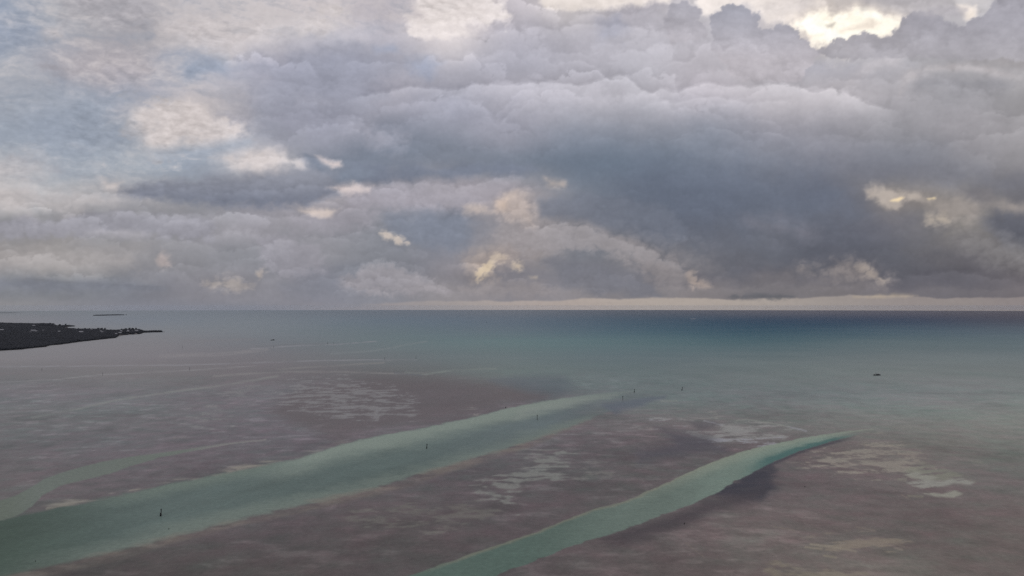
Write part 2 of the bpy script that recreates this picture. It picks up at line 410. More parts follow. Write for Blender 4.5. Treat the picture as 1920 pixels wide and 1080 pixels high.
# breaks in the grey further down
FE([(869,384),(890,380),(912,384),(915,396),(890,399),(872,396)], (182,168,160), 9, 8, 0.75, 'b')
FE([(925,372),(945,362),(965,354),(985,358),(1003,380),(1000,420),(960,415),(930,398)], (181,167,160), 13, 13, 0.7, 'b')
FE([(945,360),(972,354),(972,366),(950,372)], (192,176,166), 9, 6, 0.7, 'b')
FE([(928,372),(950,372),(950,390),(930,392)], (198,178,164), 8, 7, 0.7, 'b')
FE([(1020,330),(1045,336),(1062,340),(1058,348),(1030,348)], (186,171,161), 8, 6, 0.75, 'b')
FE([(709,433),(725,428),(748,440),(766,454),(745,456),(720,446)], (190,179,171), 4, 6, 0.95, 'c')
FE([(872,485),(895,472),(930,468),(955,474),(952,492),(935,500),(925,518),(905,524),(890,520),(876,505)], (177,162,152), 18, 12, 0.7, 'b')
FE([(893,505),(905,492),(918,488),(930,494),(922,510),(905,516),(897,528)], (203,185,160), 5, 9, 0.85, 'c')
FE([(918,478),(940,472),(952,482),(940,492),(922,490)], (188,173,158), 6, 9, 0.8, 'c')
FE([(962,492),(975,488),(982,498),(972,506),(962,502)], (200,182,160), 6, 6, 0.8, 'b')
FE([(990,516),(1008,516),(1010,521),(994,521)], (190,174,156), 4, 3, 0.7)
FE([(1284,504),(1298,502),(1305,515),(1330,535),(1300,540),(1288,520)], (172,156,146), 6, 8, 0.7, 'b')
FE([(1500,500),(1560,492),(1600,486),(1640,505),(1675,520),(1665,534),(1610,520),(1560,515)], (150,141,138), 16, 14, 0.7, 'b')
FE([(1605,496),(1620,492),(1640,508),(1664,520),(1660,530),(1632,518)], (168,156,147), 9, 8, 0.7, 'b')
FE([(380,528),(420,514),(445,518),(475,535),(450,545),(400,538)], (168,159,154), 8, 9, 0.7, 'b')
FE([(478,512),(495,502),(502,508),(485,522)], (172,160,152), 5, 6, 0.7, 'b')
FE([(288,482),(302,468),(318,478),(322,496),(300,500)], (176,163,160), 8, 8, 0.7, 'b')
FE([(1620,352),(1640,346),(1672,346),(1700,362),(1722,360),(1758,364),(1745,376),(1700,372),(1680,388),(1650,384),(1624,372)], (178,167,158), 8, 9, 0.85)
FE([(1730,372),(1790,362),(1850,362),(1850,400),(1820,415),(1770,420),(1738,418),(1745,396)], (155,147,142), 14, 12, 0.75, 'b')
FE([(1735,402),(1770,398),(1780,416),(1742,418)], (182,170,156), 8, 8, 0.7, 'b')
FE([(1845,368),(1930,380),(1940,398),(1900,400),(1850,385)], (158,149,143), 9, 8, 0.7)
FE([(1670,374),(1688,367),(1696,368),(1684,375)], (238,214,172), 2.5, 2, 0.9)
FE([(1736,369),(1754,366),(1755,371),(1740,373)], (232,210,168), 2.5, 2, 0.9)
FE([(1800,350),(1850,352),(1868,380),(1845,385),(1815,370)], (118,116,121), 12, 10, 0.75)
FE([(1845,405),(1870,392),(1905,396),(1990,400),(1990,470),(1880,460),(1850,435)], (97,99,109), 14, 12, 0.85, 'b')
FE([(1400,412),(1460,408),(1530,425),(1520,445),(1440,440)], (124,122,131), 26, 14, 0.6)
FE([(1790,440),(1850,430),(1910,450),(1960,500),(1850,490),(1800,465)], (140,137,138), 22, 14, 0.6, 'b')
FE([(1180,440),(1300,470),(1340,500),(1270,520),(1180,490),(1090,440)], (138,133,135), 30, 18, 0.55, 'b')

# rims: rows of cloud tops, paler below the edge than above it
def rim(pts, amp=9, w=55, rough=10):
    global C
    P = np.asarray(pts, float)
    yy = np.interp(U, P[:, 0], P[:, 1]) + rough * (-edge_b) * 2.6 + rough * 0.5 * edge_n
    s = V - yy
    env = sstep(P[0, 0] - 5, P[0, 0] + 60, U) * sstep(P[-1, 0] + 5, P[-1, 0] - 60, U)
    val = np.where(s > 0, amp * np.exp(-np.clip(s, 0, None) / w), -amp * 0.55 * np.exp(np.clip(s, None, 0) / (w * 0.7)))
    val = val * sstep(0, 3.5, np.abs(s)) * env
    C = C + val[..., None]
rim([(640,190),(700,172),(770,160),(840,168),(900,156),(960,156),(1014,148),(1057,153),(1105,156),(1137,142),(1161,134),(1175,141),(1196,161),(1223,174),(1239,164),(1261,169),(1304,156),(1336,153),(1368,161),(1416,156),(1459,158),(1497,156),(1518,172),(1561,164),(1599,177),(1642,196),(1700,205)], 12, 40, 6)
rim([(1180,200),(1230,190),(1290,184),(1350,180),(1400,192),(1450,186),(1500,190)], 6, 25, 7)
rim([(850,70),(930,58),(1000,50),(1080,44),(1180,48),(1260,60)], 6, 50, 10)
rim([(560,385),(650,350),(720,338),(800,340),(870,348),(940,330),(1010,330)], 7, 45, 9)
rim([(60,420),(150,405),(220,395),(320,400),(430,395),(540,405),(640,385)], 6, 35, 8)
rim([(230,455),(300,440),(360,450),(430,470),(520,450),(600,440),(700,452)], 5, 30, 8)
rim([(600,520),(660,495),(720,485),(780,505),(840,540),(880,550)], 7, 30, 8)
rim([(980,440),(1040,415),(1100,420),(1160,450),(1230,470),(1320,520)], 7, 35, 9)
rim([(1680,520),(1740,510),(1790,505),(1850,515),(1930,530)], 6, 25, 6)
rim([(0,520),(60,518),(130,524),(250,530),(330,536)], -7, 18, 3)

# crisper billows: local contrast of the modelled cloud shapes
def blur(a, r):
    for ax in (0, 1):
        for _ in range(2):
            p = np.concatenate([np.repeat(a.take([0], ax), r + 1, ax), a, np.repeat(a.take([-1], ax), r, ax)], ax)
            c = np.cumsum(p, ax)
            n = a.shape[ax]
            a = (c.take(range(2 * r + 1, 2 * r + 1 + n), ax) - c.take(range(0, n), ax)) / (2 * r + 1)
    return a
crisp = (sstep(14, 45, up_) * sstep(30, 24, np.degrees(elg)) * sstep(46, 43, np.degrees(np.abs(azg))))[..., None]
lum = C.mean(-1, keepdims=True)
det = np.clip(0.38 * (lum - blur(lum, 13)) + 0.38 * (lum - blur(lum, 3)), -11, 11)
belly = 0.2 + 0.6 * sstep(122, 168, blur(lum, 9))          # dark undersides stay smooth
C = C + det * crisp * belly

# clear strip under the cloud base
bu = [-200, 0, 300, 560, 640, 720, 800, 900, 960, 1050, 1100, 1200, 1300, 1370, 1430, 1500, 1600, 1700, 1760, 1920, 2300]
bv = [560, 560, 562, 570, 572, 567, 563, 561, 563, 562, 558, 557, 556, 560, 557, 556, 551, 552, 557, 555, 553]
base = np.interp(U, bu, bv) + 3.4 * edge_n + 2.2 * fbm(U / 60, V / 22, 4, 61)
strip = grid_lookup(SKY_U, SKY_V, SKY_T, np.clip(U, 0, 1920), np.full(U.shape, 572.0))
strip = strip * (1 + 0.02 * fbm(U / 300, V / 8, 4, 62))[..., None]
sw = 2.2 + 10 * sstep(760, 520, U)
sm = sstep(-1, 1, (V - base) / sw)[..., None]
C = C * (1 - sm) + strip * sm
FE([(1600,553),(1680,548),(1720,552),(1700,556),(1610,557)], (190,174,152), 4, 3, 0.6)
FE([(1360,553),(1420,548),(1490,553),(1480,558),(1385,559)], (99,100,106), 4, 5, 0.8, 'b')
gold = sstep(577, 583, V) * sstep(1250, 1500, U) * 0.35
C = C * (1 - gold[..., None]) + np.array([190, 165, 138.0]) * gold[..., None]

# the rest of the sky, beyond the view: the same broken grey deck
far_out = np.clip(np.maximum(np.maximum(sstep(1980, 2600, U), sstep(-60, -600, U)), sstep(-40, -500, V)), 0, 1)
gen = np.array([168, 167, 175.0]) * (1 + 0.2 * fbm(U / 600, V / 300, 5, 71) + 0.05 * (bil - .3))[..., None]
lowr = sstep(330, 20, up_)[..., None]
gen = gen * (1 - lowr * 0.22) + np.array([-2, -2, 0.0]) * lowr
C = C * (1 - far_out[..., None]) + gen * far_out[..., None]
wsew = sstep(150, 180, np.degrees(np.abs(azg)))[..., None]
C_end = (C[:, :1] + C[:, -1:]) / 2
C = C * (1 - wsew) + C_end * wsew
C = np.clip(C, 40, 254)
lightlin = lin(C)
# cloud cover: the sun only gets through where the deck is thin and bright
cover = 1 - 0.06 * sstep(195, 245, C.mean(-1)) * sstep(0, 100, up_)
DX = DOME_R * np.cos(elg) * np.sin(azg); DY = DOME_R * np.cos(elg) * np.cos(azg); DZ = DOME_R * np.sin(elg)
sky_me = grid_mesh("sky", DX, DY, DZ, True, {"cloud_light": lightlin, "cloud_cover": cover})
m = bpy.data.materials.new("cloudy_sky"); m.use_nodes = True
N, L = m.node_tree.nodes, m.node_tree.links; N.clear()
a1 = N.new("ShaderNodeAttribute"); a1.attribute_name = "cloud_light"
a2 = N.new("ShaderNodeAttribute"); a2.attribute_name = "cloud_cover"
tc = N.new("ShaderNodeTexCoord")
nz = N.new("ShaderNodeTexNoise"); nz.inputs['Scale'].default_value = 0.0022; nz.inputs['Detail'].default_value = 5
mr = N.new("ShaderNodeMapRange"); mr.inputs['From Min'].default_value = 0.3; mr.inputs['From Max'].default_value = 0.7
mr.inputs['To Min'].default_value = 0.97; mr.inputs['To Max'].default_value = 1.03
em = N.new("ShaderNodeEmission"); tr = N.new("ShaderNodeBsdfTransparent"); mx = N.new("ShaderNodeMixShader")
ou = N.new("ShaderNodeOutputMaterial")
L.new(tc.outputs['Object'], nz.inputs['Vector']); L.new(nz.outputs[0], mr.inputs['Value'])
L.new(a1.outputs['Color'], em.inputs['Color']); L.new(mr.outputs[0], em.inputs['Strength'])
L.new(a2.outputs['Fac'], mx.inputs[0]); L.new(tr.outputs[0], mx.inputs[1]); L.new(em.outputs[0], mx.inputs[2])
L.new(mx.outputs[0], ou.inputs['Surface'])
m.cycles.emission_sampling = 'NONE'
sky_me.materials.append(m)
sky = bpy.data.objects.new("sky", sky_me); COL.objects.link(sky)
sky["kind"] = "structure"

# ---------------------------------------------------------------- the sea over its shallow flats and channels
vrow = np.concatenate([np.arange(1130, 640, -1.5), np.arange(640, 590, -1.0), np.arange(590, 581.6, -0.5)])
rr = np.array([math.hypot(*ground(960, v)[:2]) for v in vrow])
rr = np.concatenate([[12, 60, 140, 220], rr[rr > 260], [30000, 36000, 41000, 46000, 54000]])
rr = np.unique(rr)
az_f = np.radians(np.arange(-39.0, 39.001, 0.075))
AZ2 = np.concatenate([np.radians(np.arange(-180, -39.0, 3.0)), az_f, np.radians(np.arange(42.0, 180.0, 3.0))])
ag, rg = np.meshgrid(AZ2, rr)
SX, SY = rg * np.sin(ag), rg * np.cos(ag)
SZ = sea_z(SX, SY)
u, v = project(SX, np.maximum(SY, 1), SZ)
front = SY > 30
u = np.where(front, np.clip(u, -700, 2620), np.where(SX < 0, -700, 2620)); v = np.where(front, np.clip(v, 575, 1400), 1400)
foot = np.maximum(rg * math.radians(0.075), np.gradient(rr)[:, None] * 0.5)     # sample spacing, m
foot_r = np.gradient(rr)[:, None] * np.ones_like(ag)

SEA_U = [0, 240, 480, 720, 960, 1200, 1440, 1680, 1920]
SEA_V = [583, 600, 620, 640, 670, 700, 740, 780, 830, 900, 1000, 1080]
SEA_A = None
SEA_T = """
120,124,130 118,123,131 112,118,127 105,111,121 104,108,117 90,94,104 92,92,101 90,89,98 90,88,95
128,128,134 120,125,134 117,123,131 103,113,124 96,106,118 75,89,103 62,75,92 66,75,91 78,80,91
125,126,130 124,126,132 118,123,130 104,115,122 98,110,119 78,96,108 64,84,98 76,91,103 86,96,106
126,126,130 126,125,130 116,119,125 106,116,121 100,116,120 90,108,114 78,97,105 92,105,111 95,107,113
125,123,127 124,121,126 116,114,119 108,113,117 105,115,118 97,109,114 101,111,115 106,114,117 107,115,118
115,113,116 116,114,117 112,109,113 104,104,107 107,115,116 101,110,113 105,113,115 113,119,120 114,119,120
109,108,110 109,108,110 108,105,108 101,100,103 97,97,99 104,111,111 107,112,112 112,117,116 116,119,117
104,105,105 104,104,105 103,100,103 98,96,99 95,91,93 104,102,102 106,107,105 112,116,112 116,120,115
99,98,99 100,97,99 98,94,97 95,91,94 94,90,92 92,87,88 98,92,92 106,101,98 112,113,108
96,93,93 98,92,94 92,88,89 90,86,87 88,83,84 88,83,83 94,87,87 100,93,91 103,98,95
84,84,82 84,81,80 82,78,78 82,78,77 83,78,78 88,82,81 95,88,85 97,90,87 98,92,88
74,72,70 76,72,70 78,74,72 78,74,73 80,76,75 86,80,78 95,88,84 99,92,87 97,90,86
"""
SEA_T = np.array([[list(map(float, c.split(","))) for c in r.split()] for r in SEA_T.strip().splitlines()])  # sky sheen, far haze and lens vignette are baked into these sea colours
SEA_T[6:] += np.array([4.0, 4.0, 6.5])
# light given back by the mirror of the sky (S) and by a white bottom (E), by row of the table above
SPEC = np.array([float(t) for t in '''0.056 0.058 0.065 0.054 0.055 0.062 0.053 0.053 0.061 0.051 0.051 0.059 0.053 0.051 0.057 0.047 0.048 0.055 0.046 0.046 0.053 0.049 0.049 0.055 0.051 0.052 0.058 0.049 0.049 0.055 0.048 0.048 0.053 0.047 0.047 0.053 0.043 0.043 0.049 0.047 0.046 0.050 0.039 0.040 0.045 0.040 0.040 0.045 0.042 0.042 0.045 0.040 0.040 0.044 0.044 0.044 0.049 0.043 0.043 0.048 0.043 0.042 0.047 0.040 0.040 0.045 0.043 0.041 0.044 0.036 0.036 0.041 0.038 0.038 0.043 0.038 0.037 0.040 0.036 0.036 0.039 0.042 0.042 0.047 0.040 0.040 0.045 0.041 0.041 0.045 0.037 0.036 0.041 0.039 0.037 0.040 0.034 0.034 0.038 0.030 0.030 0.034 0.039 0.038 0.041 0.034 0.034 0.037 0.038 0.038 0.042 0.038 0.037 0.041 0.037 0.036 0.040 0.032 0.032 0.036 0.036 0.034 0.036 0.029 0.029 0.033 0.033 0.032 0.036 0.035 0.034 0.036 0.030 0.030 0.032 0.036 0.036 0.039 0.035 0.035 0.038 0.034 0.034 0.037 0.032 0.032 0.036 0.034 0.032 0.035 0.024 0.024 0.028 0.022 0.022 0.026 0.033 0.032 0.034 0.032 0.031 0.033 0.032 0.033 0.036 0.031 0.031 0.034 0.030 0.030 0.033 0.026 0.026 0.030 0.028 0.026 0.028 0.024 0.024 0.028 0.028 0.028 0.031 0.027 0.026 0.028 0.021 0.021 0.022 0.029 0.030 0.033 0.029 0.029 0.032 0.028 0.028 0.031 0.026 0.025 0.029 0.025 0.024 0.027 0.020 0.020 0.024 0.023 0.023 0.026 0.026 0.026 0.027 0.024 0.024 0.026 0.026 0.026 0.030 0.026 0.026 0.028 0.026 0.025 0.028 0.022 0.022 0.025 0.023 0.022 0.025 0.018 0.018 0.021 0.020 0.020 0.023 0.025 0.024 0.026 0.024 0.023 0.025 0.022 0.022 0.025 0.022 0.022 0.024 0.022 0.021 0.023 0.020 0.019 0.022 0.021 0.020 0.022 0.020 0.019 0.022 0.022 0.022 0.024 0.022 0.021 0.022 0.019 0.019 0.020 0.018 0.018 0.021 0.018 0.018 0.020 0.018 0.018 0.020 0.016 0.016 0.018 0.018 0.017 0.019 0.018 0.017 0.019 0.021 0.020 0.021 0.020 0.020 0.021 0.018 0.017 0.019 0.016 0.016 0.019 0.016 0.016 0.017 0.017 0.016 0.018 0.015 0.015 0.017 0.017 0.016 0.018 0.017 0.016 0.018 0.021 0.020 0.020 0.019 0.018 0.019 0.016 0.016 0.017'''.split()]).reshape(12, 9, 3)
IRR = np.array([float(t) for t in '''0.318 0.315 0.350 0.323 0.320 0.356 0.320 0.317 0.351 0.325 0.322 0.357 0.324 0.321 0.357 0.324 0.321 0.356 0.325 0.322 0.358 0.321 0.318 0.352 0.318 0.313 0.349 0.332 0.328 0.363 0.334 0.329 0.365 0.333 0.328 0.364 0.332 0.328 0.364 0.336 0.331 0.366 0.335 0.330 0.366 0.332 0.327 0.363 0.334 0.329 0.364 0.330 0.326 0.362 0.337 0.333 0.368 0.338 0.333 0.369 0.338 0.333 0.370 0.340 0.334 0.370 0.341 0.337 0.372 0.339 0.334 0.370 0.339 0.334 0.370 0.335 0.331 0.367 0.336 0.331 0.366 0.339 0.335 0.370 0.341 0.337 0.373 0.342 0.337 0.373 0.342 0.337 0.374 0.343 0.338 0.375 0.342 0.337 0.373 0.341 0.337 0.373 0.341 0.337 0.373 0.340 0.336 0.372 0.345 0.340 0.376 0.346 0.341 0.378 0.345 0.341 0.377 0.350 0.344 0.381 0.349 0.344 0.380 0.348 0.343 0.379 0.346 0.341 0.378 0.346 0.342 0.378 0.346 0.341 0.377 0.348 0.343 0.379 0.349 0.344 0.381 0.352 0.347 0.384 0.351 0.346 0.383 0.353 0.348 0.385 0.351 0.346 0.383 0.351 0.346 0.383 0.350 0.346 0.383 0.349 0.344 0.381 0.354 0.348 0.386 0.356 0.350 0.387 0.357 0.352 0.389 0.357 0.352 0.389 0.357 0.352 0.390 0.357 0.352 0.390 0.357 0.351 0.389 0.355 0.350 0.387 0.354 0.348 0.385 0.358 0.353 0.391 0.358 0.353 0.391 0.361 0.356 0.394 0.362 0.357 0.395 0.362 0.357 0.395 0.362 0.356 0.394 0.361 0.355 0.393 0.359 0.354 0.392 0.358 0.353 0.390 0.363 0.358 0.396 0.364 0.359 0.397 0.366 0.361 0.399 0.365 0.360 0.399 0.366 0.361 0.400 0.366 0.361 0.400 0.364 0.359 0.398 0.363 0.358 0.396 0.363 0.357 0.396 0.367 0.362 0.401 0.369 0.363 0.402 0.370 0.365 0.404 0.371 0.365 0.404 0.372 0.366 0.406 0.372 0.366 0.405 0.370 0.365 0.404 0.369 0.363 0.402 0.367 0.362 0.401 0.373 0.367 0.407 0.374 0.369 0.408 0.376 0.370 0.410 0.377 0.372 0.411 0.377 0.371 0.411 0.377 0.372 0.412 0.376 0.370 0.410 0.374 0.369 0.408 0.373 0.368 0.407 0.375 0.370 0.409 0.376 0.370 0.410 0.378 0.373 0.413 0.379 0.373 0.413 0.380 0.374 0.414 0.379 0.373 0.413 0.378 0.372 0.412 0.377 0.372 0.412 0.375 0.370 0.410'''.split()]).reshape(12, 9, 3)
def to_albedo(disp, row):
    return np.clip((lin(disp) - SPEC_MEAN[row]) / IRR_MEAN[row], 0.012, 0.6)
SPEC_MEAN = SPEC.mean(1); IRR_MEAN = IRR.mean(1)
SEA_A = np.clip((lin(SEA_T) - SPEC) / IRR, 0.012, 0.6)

# bottom relief noise, in metres on the ground
n_big = fbm(SX / 420, SY / 420, 4, 101, fade=foot / 420)
n_mid = fbm(SX / 90, SY / 90, 5, 103, 0.55, fade=foot / 90)
n_fin = fbm(SX / 14, SY / 14, 4, 107, 0.6, fade=foot / 14)
n_strk = fbm(SX / 26 + 0.6 * n_mid, SY / 12 + .4 * n_mid, 5, 109, 0.6, fade=foot / 14)
n_pat = 0.62 * fbm(SX / 70 + 0.5 * n_mid, SY / 55, 5, 121, 0.58, fade=foot / 55) + 0.62 * n_strk
n_sw = fbm((SX * .97 + SY * .22) / 42 + .5 * n_mid, (SY * .97 - SX * .22) / 10 + .6 * n_mid, 4, 127, 0.6)
n_patb = 0.5 * fbm(SX / 60 + n_mid, SY / 34, 5, 113, 0.6, fade=foot / 34) + 0.8 * n_sw
n_far = fbm(SX / 34 + .5 * n_mid, SY / 27, 5, 141, 0.66)
n_edge = fbm(SX / 9, SY / 9, 3, 143, 0.6)
n_hue2 = fbm(SX / 22 + 9, SY / 18, 4, 135, .6, fade=foot / 18)
n_hue = fbm(SX / 150 + 3, SY / 150, 4, 133, fade=foot / 150)
n_long = fbm((SX * .9 - SY * .43) / 30, (SX * .43 + SY * .9) / 150, 5, 117, 0.6, fade=foot / 40)
du = n_mid * 10 + n_big * 14; dv = (n_mid * 0.9 + n_big * 1.4) * np.clip((v - 575) / 40, 0, 5)
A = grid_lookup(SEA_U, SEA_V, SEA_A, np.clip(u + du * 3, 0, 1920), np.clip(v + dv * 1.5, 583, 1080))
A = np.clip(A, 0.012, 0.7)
nearf = sstep(640, 760, v)
A = A * (1 + nearf * (0.20 * n_mid + 0.24 * n_fin + 0.16 * n_strk) + 0.10 * n_big * sstep(600, 700, v))[..., None]
A = A * (1 + nearf[..., None] * n_hue[..., None] * np.array([0.14, 0.02, 0.05]) + nearf[..., None] * n_hue2[..., None] * np.array([0.16, -0.03, 0.04]))
faint = sstep(.08, .55, n_far * .9 + n_strk * .7 + n_big * .5) * sstep(690, 740, v) * sstep(1450, 1150, u + (v - 760) * -1.2)
A = A * (1 + 0.34 * faint[..., None])
A = A * (1 - 0.10 * (sstep(.1, .6, -n_far * .8 - n_mid * .8) * sstep(690, 740, v))[..., None])

def mixin(mask, alb, op=1.0):
    global A
    k = (np.clip(mask, 0, 1) * op)[..., None]
    A = A * (1 - k) + np.asarray(alb, float) * k
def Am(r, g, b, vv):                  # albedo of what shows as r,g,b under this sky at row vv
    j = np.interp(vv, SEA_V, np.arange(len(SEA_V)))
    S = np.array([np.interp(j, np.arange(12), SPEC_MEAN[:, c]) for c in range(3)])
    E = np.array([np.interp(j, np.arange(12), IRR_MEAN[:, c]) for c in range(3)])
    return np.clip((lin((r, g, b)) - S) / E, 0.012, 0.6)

def band(pts, soft, ek=1.0):
    """channel given by [(u, v_upper, v_lower)...]: returns signed inside distance measure 0..1 across and mask"""
    P = np.asarray(pts, float)
    e = (n_pat * 7.0 + n_mid * 4 + n_fin * 4.0 + n_edge * 3.0) * ek * np.clip((v - 640) / 250, 0.15, 1.2)
    vu = np.interp(u, P[:, 0], P[:, 1]) + e * 0.7; vl = np.interp(u, P[:, 0], P[:, 2]) + e
    tt = (v - vu) / np.maximum(vl - vu, 0.5)
    s = soft * np.clip((v - 640) / 250, 0.2, 1.2)
    mk = sstep(-s, s, v - vu) * sstep(s, -s, v - vl) * (u > P[0, 0]) * (u < P[-1, 0])
    return mk, tt

# lobed grass flats left of the main channel, darker near its head
fl = poly_sd([(560,725),(700,705),(830,706),(960,722),(1010,735),(960,755),(900,770),(820,790),(740,806),(640,828),(560,800),(500,770)], u + du * 2, v + dv * 2, 60)
mixin(sstep(16, -16, fl), Am(97, 91, 94, 750), 0.75)
# sand and deep plume where the channel meets open water
fl = poly_sd([(930,715),(1000,706),(1060,708),(1075,722),(1040,735),(980,730)], u + du * 2, v + dv, 50)
mixin(sstep(14, -10, fl), Am(92, 98, 106, 720), 0.6)

# pale cloudy sand patches
def patches(poly, thr, alb, op=0.8, noise=None, wid=0.12, marg=40, feather=25):
    sd = poly_sd(poly, u + du, v + dv, marg + 20)
    a = sstep(feather * 1.0, -feather * 1.3, sd)
    n = n_pat if noise is None else noise
    farw = sstep(860, 790, v)
    f = n * 1.5 * (1 - .75 * farw) + n_far * 1.5 * farw + 0.35 * n_strk + 0.4 * n_edge * (1 - farw) - (1 - a) * 1.0
    mixin((0.35 * sstep(thr - .35, thr + .35, f) + 0.65 * sstep(thr - wid, thr + wid * 1.6, f)) * (a > 0), alb, op)
patches([(470,735),(540,700),(660,698),(760,720),(810,760),(790,790),(700,800),(600,795),(520,770)], -0.02, Am(124, 123, 126, 755), 0.7)
patches([(330,770),(400,750),(450,770),(440,800),(360,805)], -0.1, Am(122, 122, 123, 780), 0.6)
patches([(380,725),(480,715),(500,740),(420,760)], -0.1, Am(124, 122, 124, 740), 0.5)
patches([(860,905),(930,880),(990,868),(960,850),(1030,832),(1110,838),(1110,862),(1060,880),(1080,900),(1010,915),(960,945),(890,935)], -0.16, Am(121, 122, 120, 880), 0.72)
patches([(640,960),(760,930),(880,920),(960,950),(900,1000),(760,1040),(660,1010)], 0.12, Am(104, 102, 99, 970), 0.6)
patches([(1230,820),(1300,790),(1400,780),(1500,800),(1480,835),(1400,842),(1300,838)], -0.12, Am(140, 136, 134, 815), 0.75, n_patb)
patches([(1300,830),(1340,812),(1420,815),(1490,828),(1440,838),(1340,838)], -0.10, Am(150, 146, 142, 825), 0.8, n_patb)
patches([(1180,800),(1240,785),(1340,786),(1330,800),(1220,812)], -0.1, Am(134, 130, 130, 792), 0.7, n_patb)
patches([(1470,865),(1540,840),(1640,820),(1690,825),(1730,850),(1760,880),(1690,905),(1600,895),(1500,880)], -0.12, Am(136, 129, 123, 865), 0.75, n_patb)
patches([(1450,868),(1500,852),(1560,846),(1560,862),(1490,874)], -0.15, Am(136, 128, 122, 860), 0.6)
patches([(1600,820),(1650,815),(1680,830),(1690,845),(1640,840)], 0.0, Am(136, 130, 124, 830), 0.7, n_patb)
patches([(1440,1040),(1560,1050),(1640,1080),(1640,1140),(1400,1140)], 0.0, Am(121, 114, 103, 1060), 0.6)
patches([(1480,1000),(1620,985),(1720,1010),(1700,1050),(1560,1045)], 0.0, Am(126, 117, 108, 1020), 0.75, n_patb)
patches([(300,930),(360,900),(440,885),(420,905),(350,930)], -0.05, Am(112, 110, 106, 910), 0.7)
patches([(520,875),(600,845),(680,820),(650,840),(580,866)], -.15, Am(122, 120, 118, 850), 0.7)
patches([(860,800),(900,780),(960,768),(940,785),(880,800)], -.15, Am(130, 126, 124, 780), 0.7)

patches([(1170,790),(1200,780),(1260,784),(1300,790),(1335,804),(1290,806),(1230,800)], -.05, Am(150, 146, 144, 792), 0.85, n_patb, .08)
patches([(1290,826),(1340,820),(1365,826),(1360,836),(1330,834)], -.25, Am(150, 147, 142, 828), 0.85, n_patb, .08)
patches([(1370,832),(1400,818),(1440,820),(1490,832),(1450,836),(1400,838)], -.25, Am(150, 147, 141, 828), 0.85, n_patb, .08)
patches([(1310,812),(1400,800),(1420,808),(1340,818)], .05, Am(140, 137, 134, 810), 0.7, n_patb, .08)
patches([(1180,765),(1260,752),(1420,768),(1560,785),(1600,800),(1480,805),(1330,800),(1200,790)], .22, Am(126, 125, 123, 780), 0.6, n_far, .14)
patches([(1480,850),(1600,815),(1680,812),(1760,840),(1800,875),(1720,890),(1650,905),(1560,895),(1490,880)], .16, Am(134, 127, 121, 860), 0.65, n_far, .12)
patches([(1640,815),(1800,830),(1930,860),(1930,900),(1850,890),(1740,860)], .25, Am(122, 119, 113, 860), 0.5, n_far, .15)
patches([(1120,835),(1250,850),(1200,900),(1100,930),(1010,930)], .25, Am(112, 110, 108, 890), 0.5, n_far, .14)
# the pale swirl of sand at the right
def strand(poly, col, row, op, soft=2.5, thr=-.2):
    sdd = -poly_sd(poly, u + du * .4, v + dv * .4 + n_patb * 3.5, 30)
    mixin(sstep(-soft, soft, sdd) * sstep(thr - .15, thr + .2, n_sw + .25 * n_fin), Am(*col, row), op)
strand([(1692,888),(1715,872),(1735,868),(1765,876),(1800,890),(1822,899),(1829,905),(1810,908),(1780,903),(1740,902),(1715,897)], (124, 125, 115), 895, .65, 5, -.1)
strand([(1694,888),(1720,885),(1760,896),(1740,901),(1710,896)], (138, 140, 128), 892, .8)
strand([(1696,903),(1730,899),(1770,902),(1800,896),(1829,905),(1820,910),(1790,907),(1768,912),(1735,918),(1712,912)], (141, 143, 130), 905, .9)
strand([(1682,899),(1700,897),(1698,901)], (132, 130, 121), 900, .8)
strand([(1712,922),(1740,922),(1765,927),(1790,920),(1804,926),(1788,933),(1755,931)], (140, 142, 127), 925, .9)
strand([(1700,928),(1730,930),(1728,932),(1702,931)], (128, 124, 114), 930, .7)
# dark weed bed beside the near channel, with its trail
wd = -poly_sd([(1350,918),(1400,893),(1430,876),(1450,872),(1452,890),(1440,902),(1455,915),(1430,938),(1385,936),(1340,930)], u + du + n_strk * 18, v + dv * 1.2 + n_pat * 8 + n_edge * 4, 40)
mixin(sstep(-10, 8, wd) * (.72 + .28 * sstep(-.4, .1, n_strk)), Am(60, 61, 70, 905), 0.95)
mixin(sstep(-45, 0, wd + 50 * n_strk + 20 * n_edge - 16) * sstep(-34, -10, wd) * .6, Am(68, 66, 73, 905), 0.7)
wd = -poly_sd([(1130,1010),(1240,975),(1330,940),(1440,915),(1420,945),(1300,985),(1180,1020)], u + du, v + dv * 1.5 + n_pat * 8, 50)
mixin(sstep(-14, 18, wd), Am(70, 66, 71, 960), 0.8)
wd = -poly_sd([(1130,1015),(1250,985),(1310,975),(1240,1005),(1150,1030)], u + du, v + dv * 1.5 + n_pat * 8, 50)
mixin(sstep(-14, 10, wd), Am(70, 66, 70, 1000), 0.5)
wd = -poly_sd([(1230,800),(1330,815),(1360,845),(1300,850),(1200,870),(1190,850),(1260,830)], u + du, v + dv * 1.5, 50)
mixin(sstep(-14, 18, wd + 12 * n_far), Am(80, 79, 87, 830), 0.75)
wd = -poly_sd([(1290,790),(1340,790),(1350,800),(1310,806)], u + du, v + dv * 1.5, 30)
mixin(sstep(-6, 6, wd), Am(84, 82, 88, 800), 0.6)

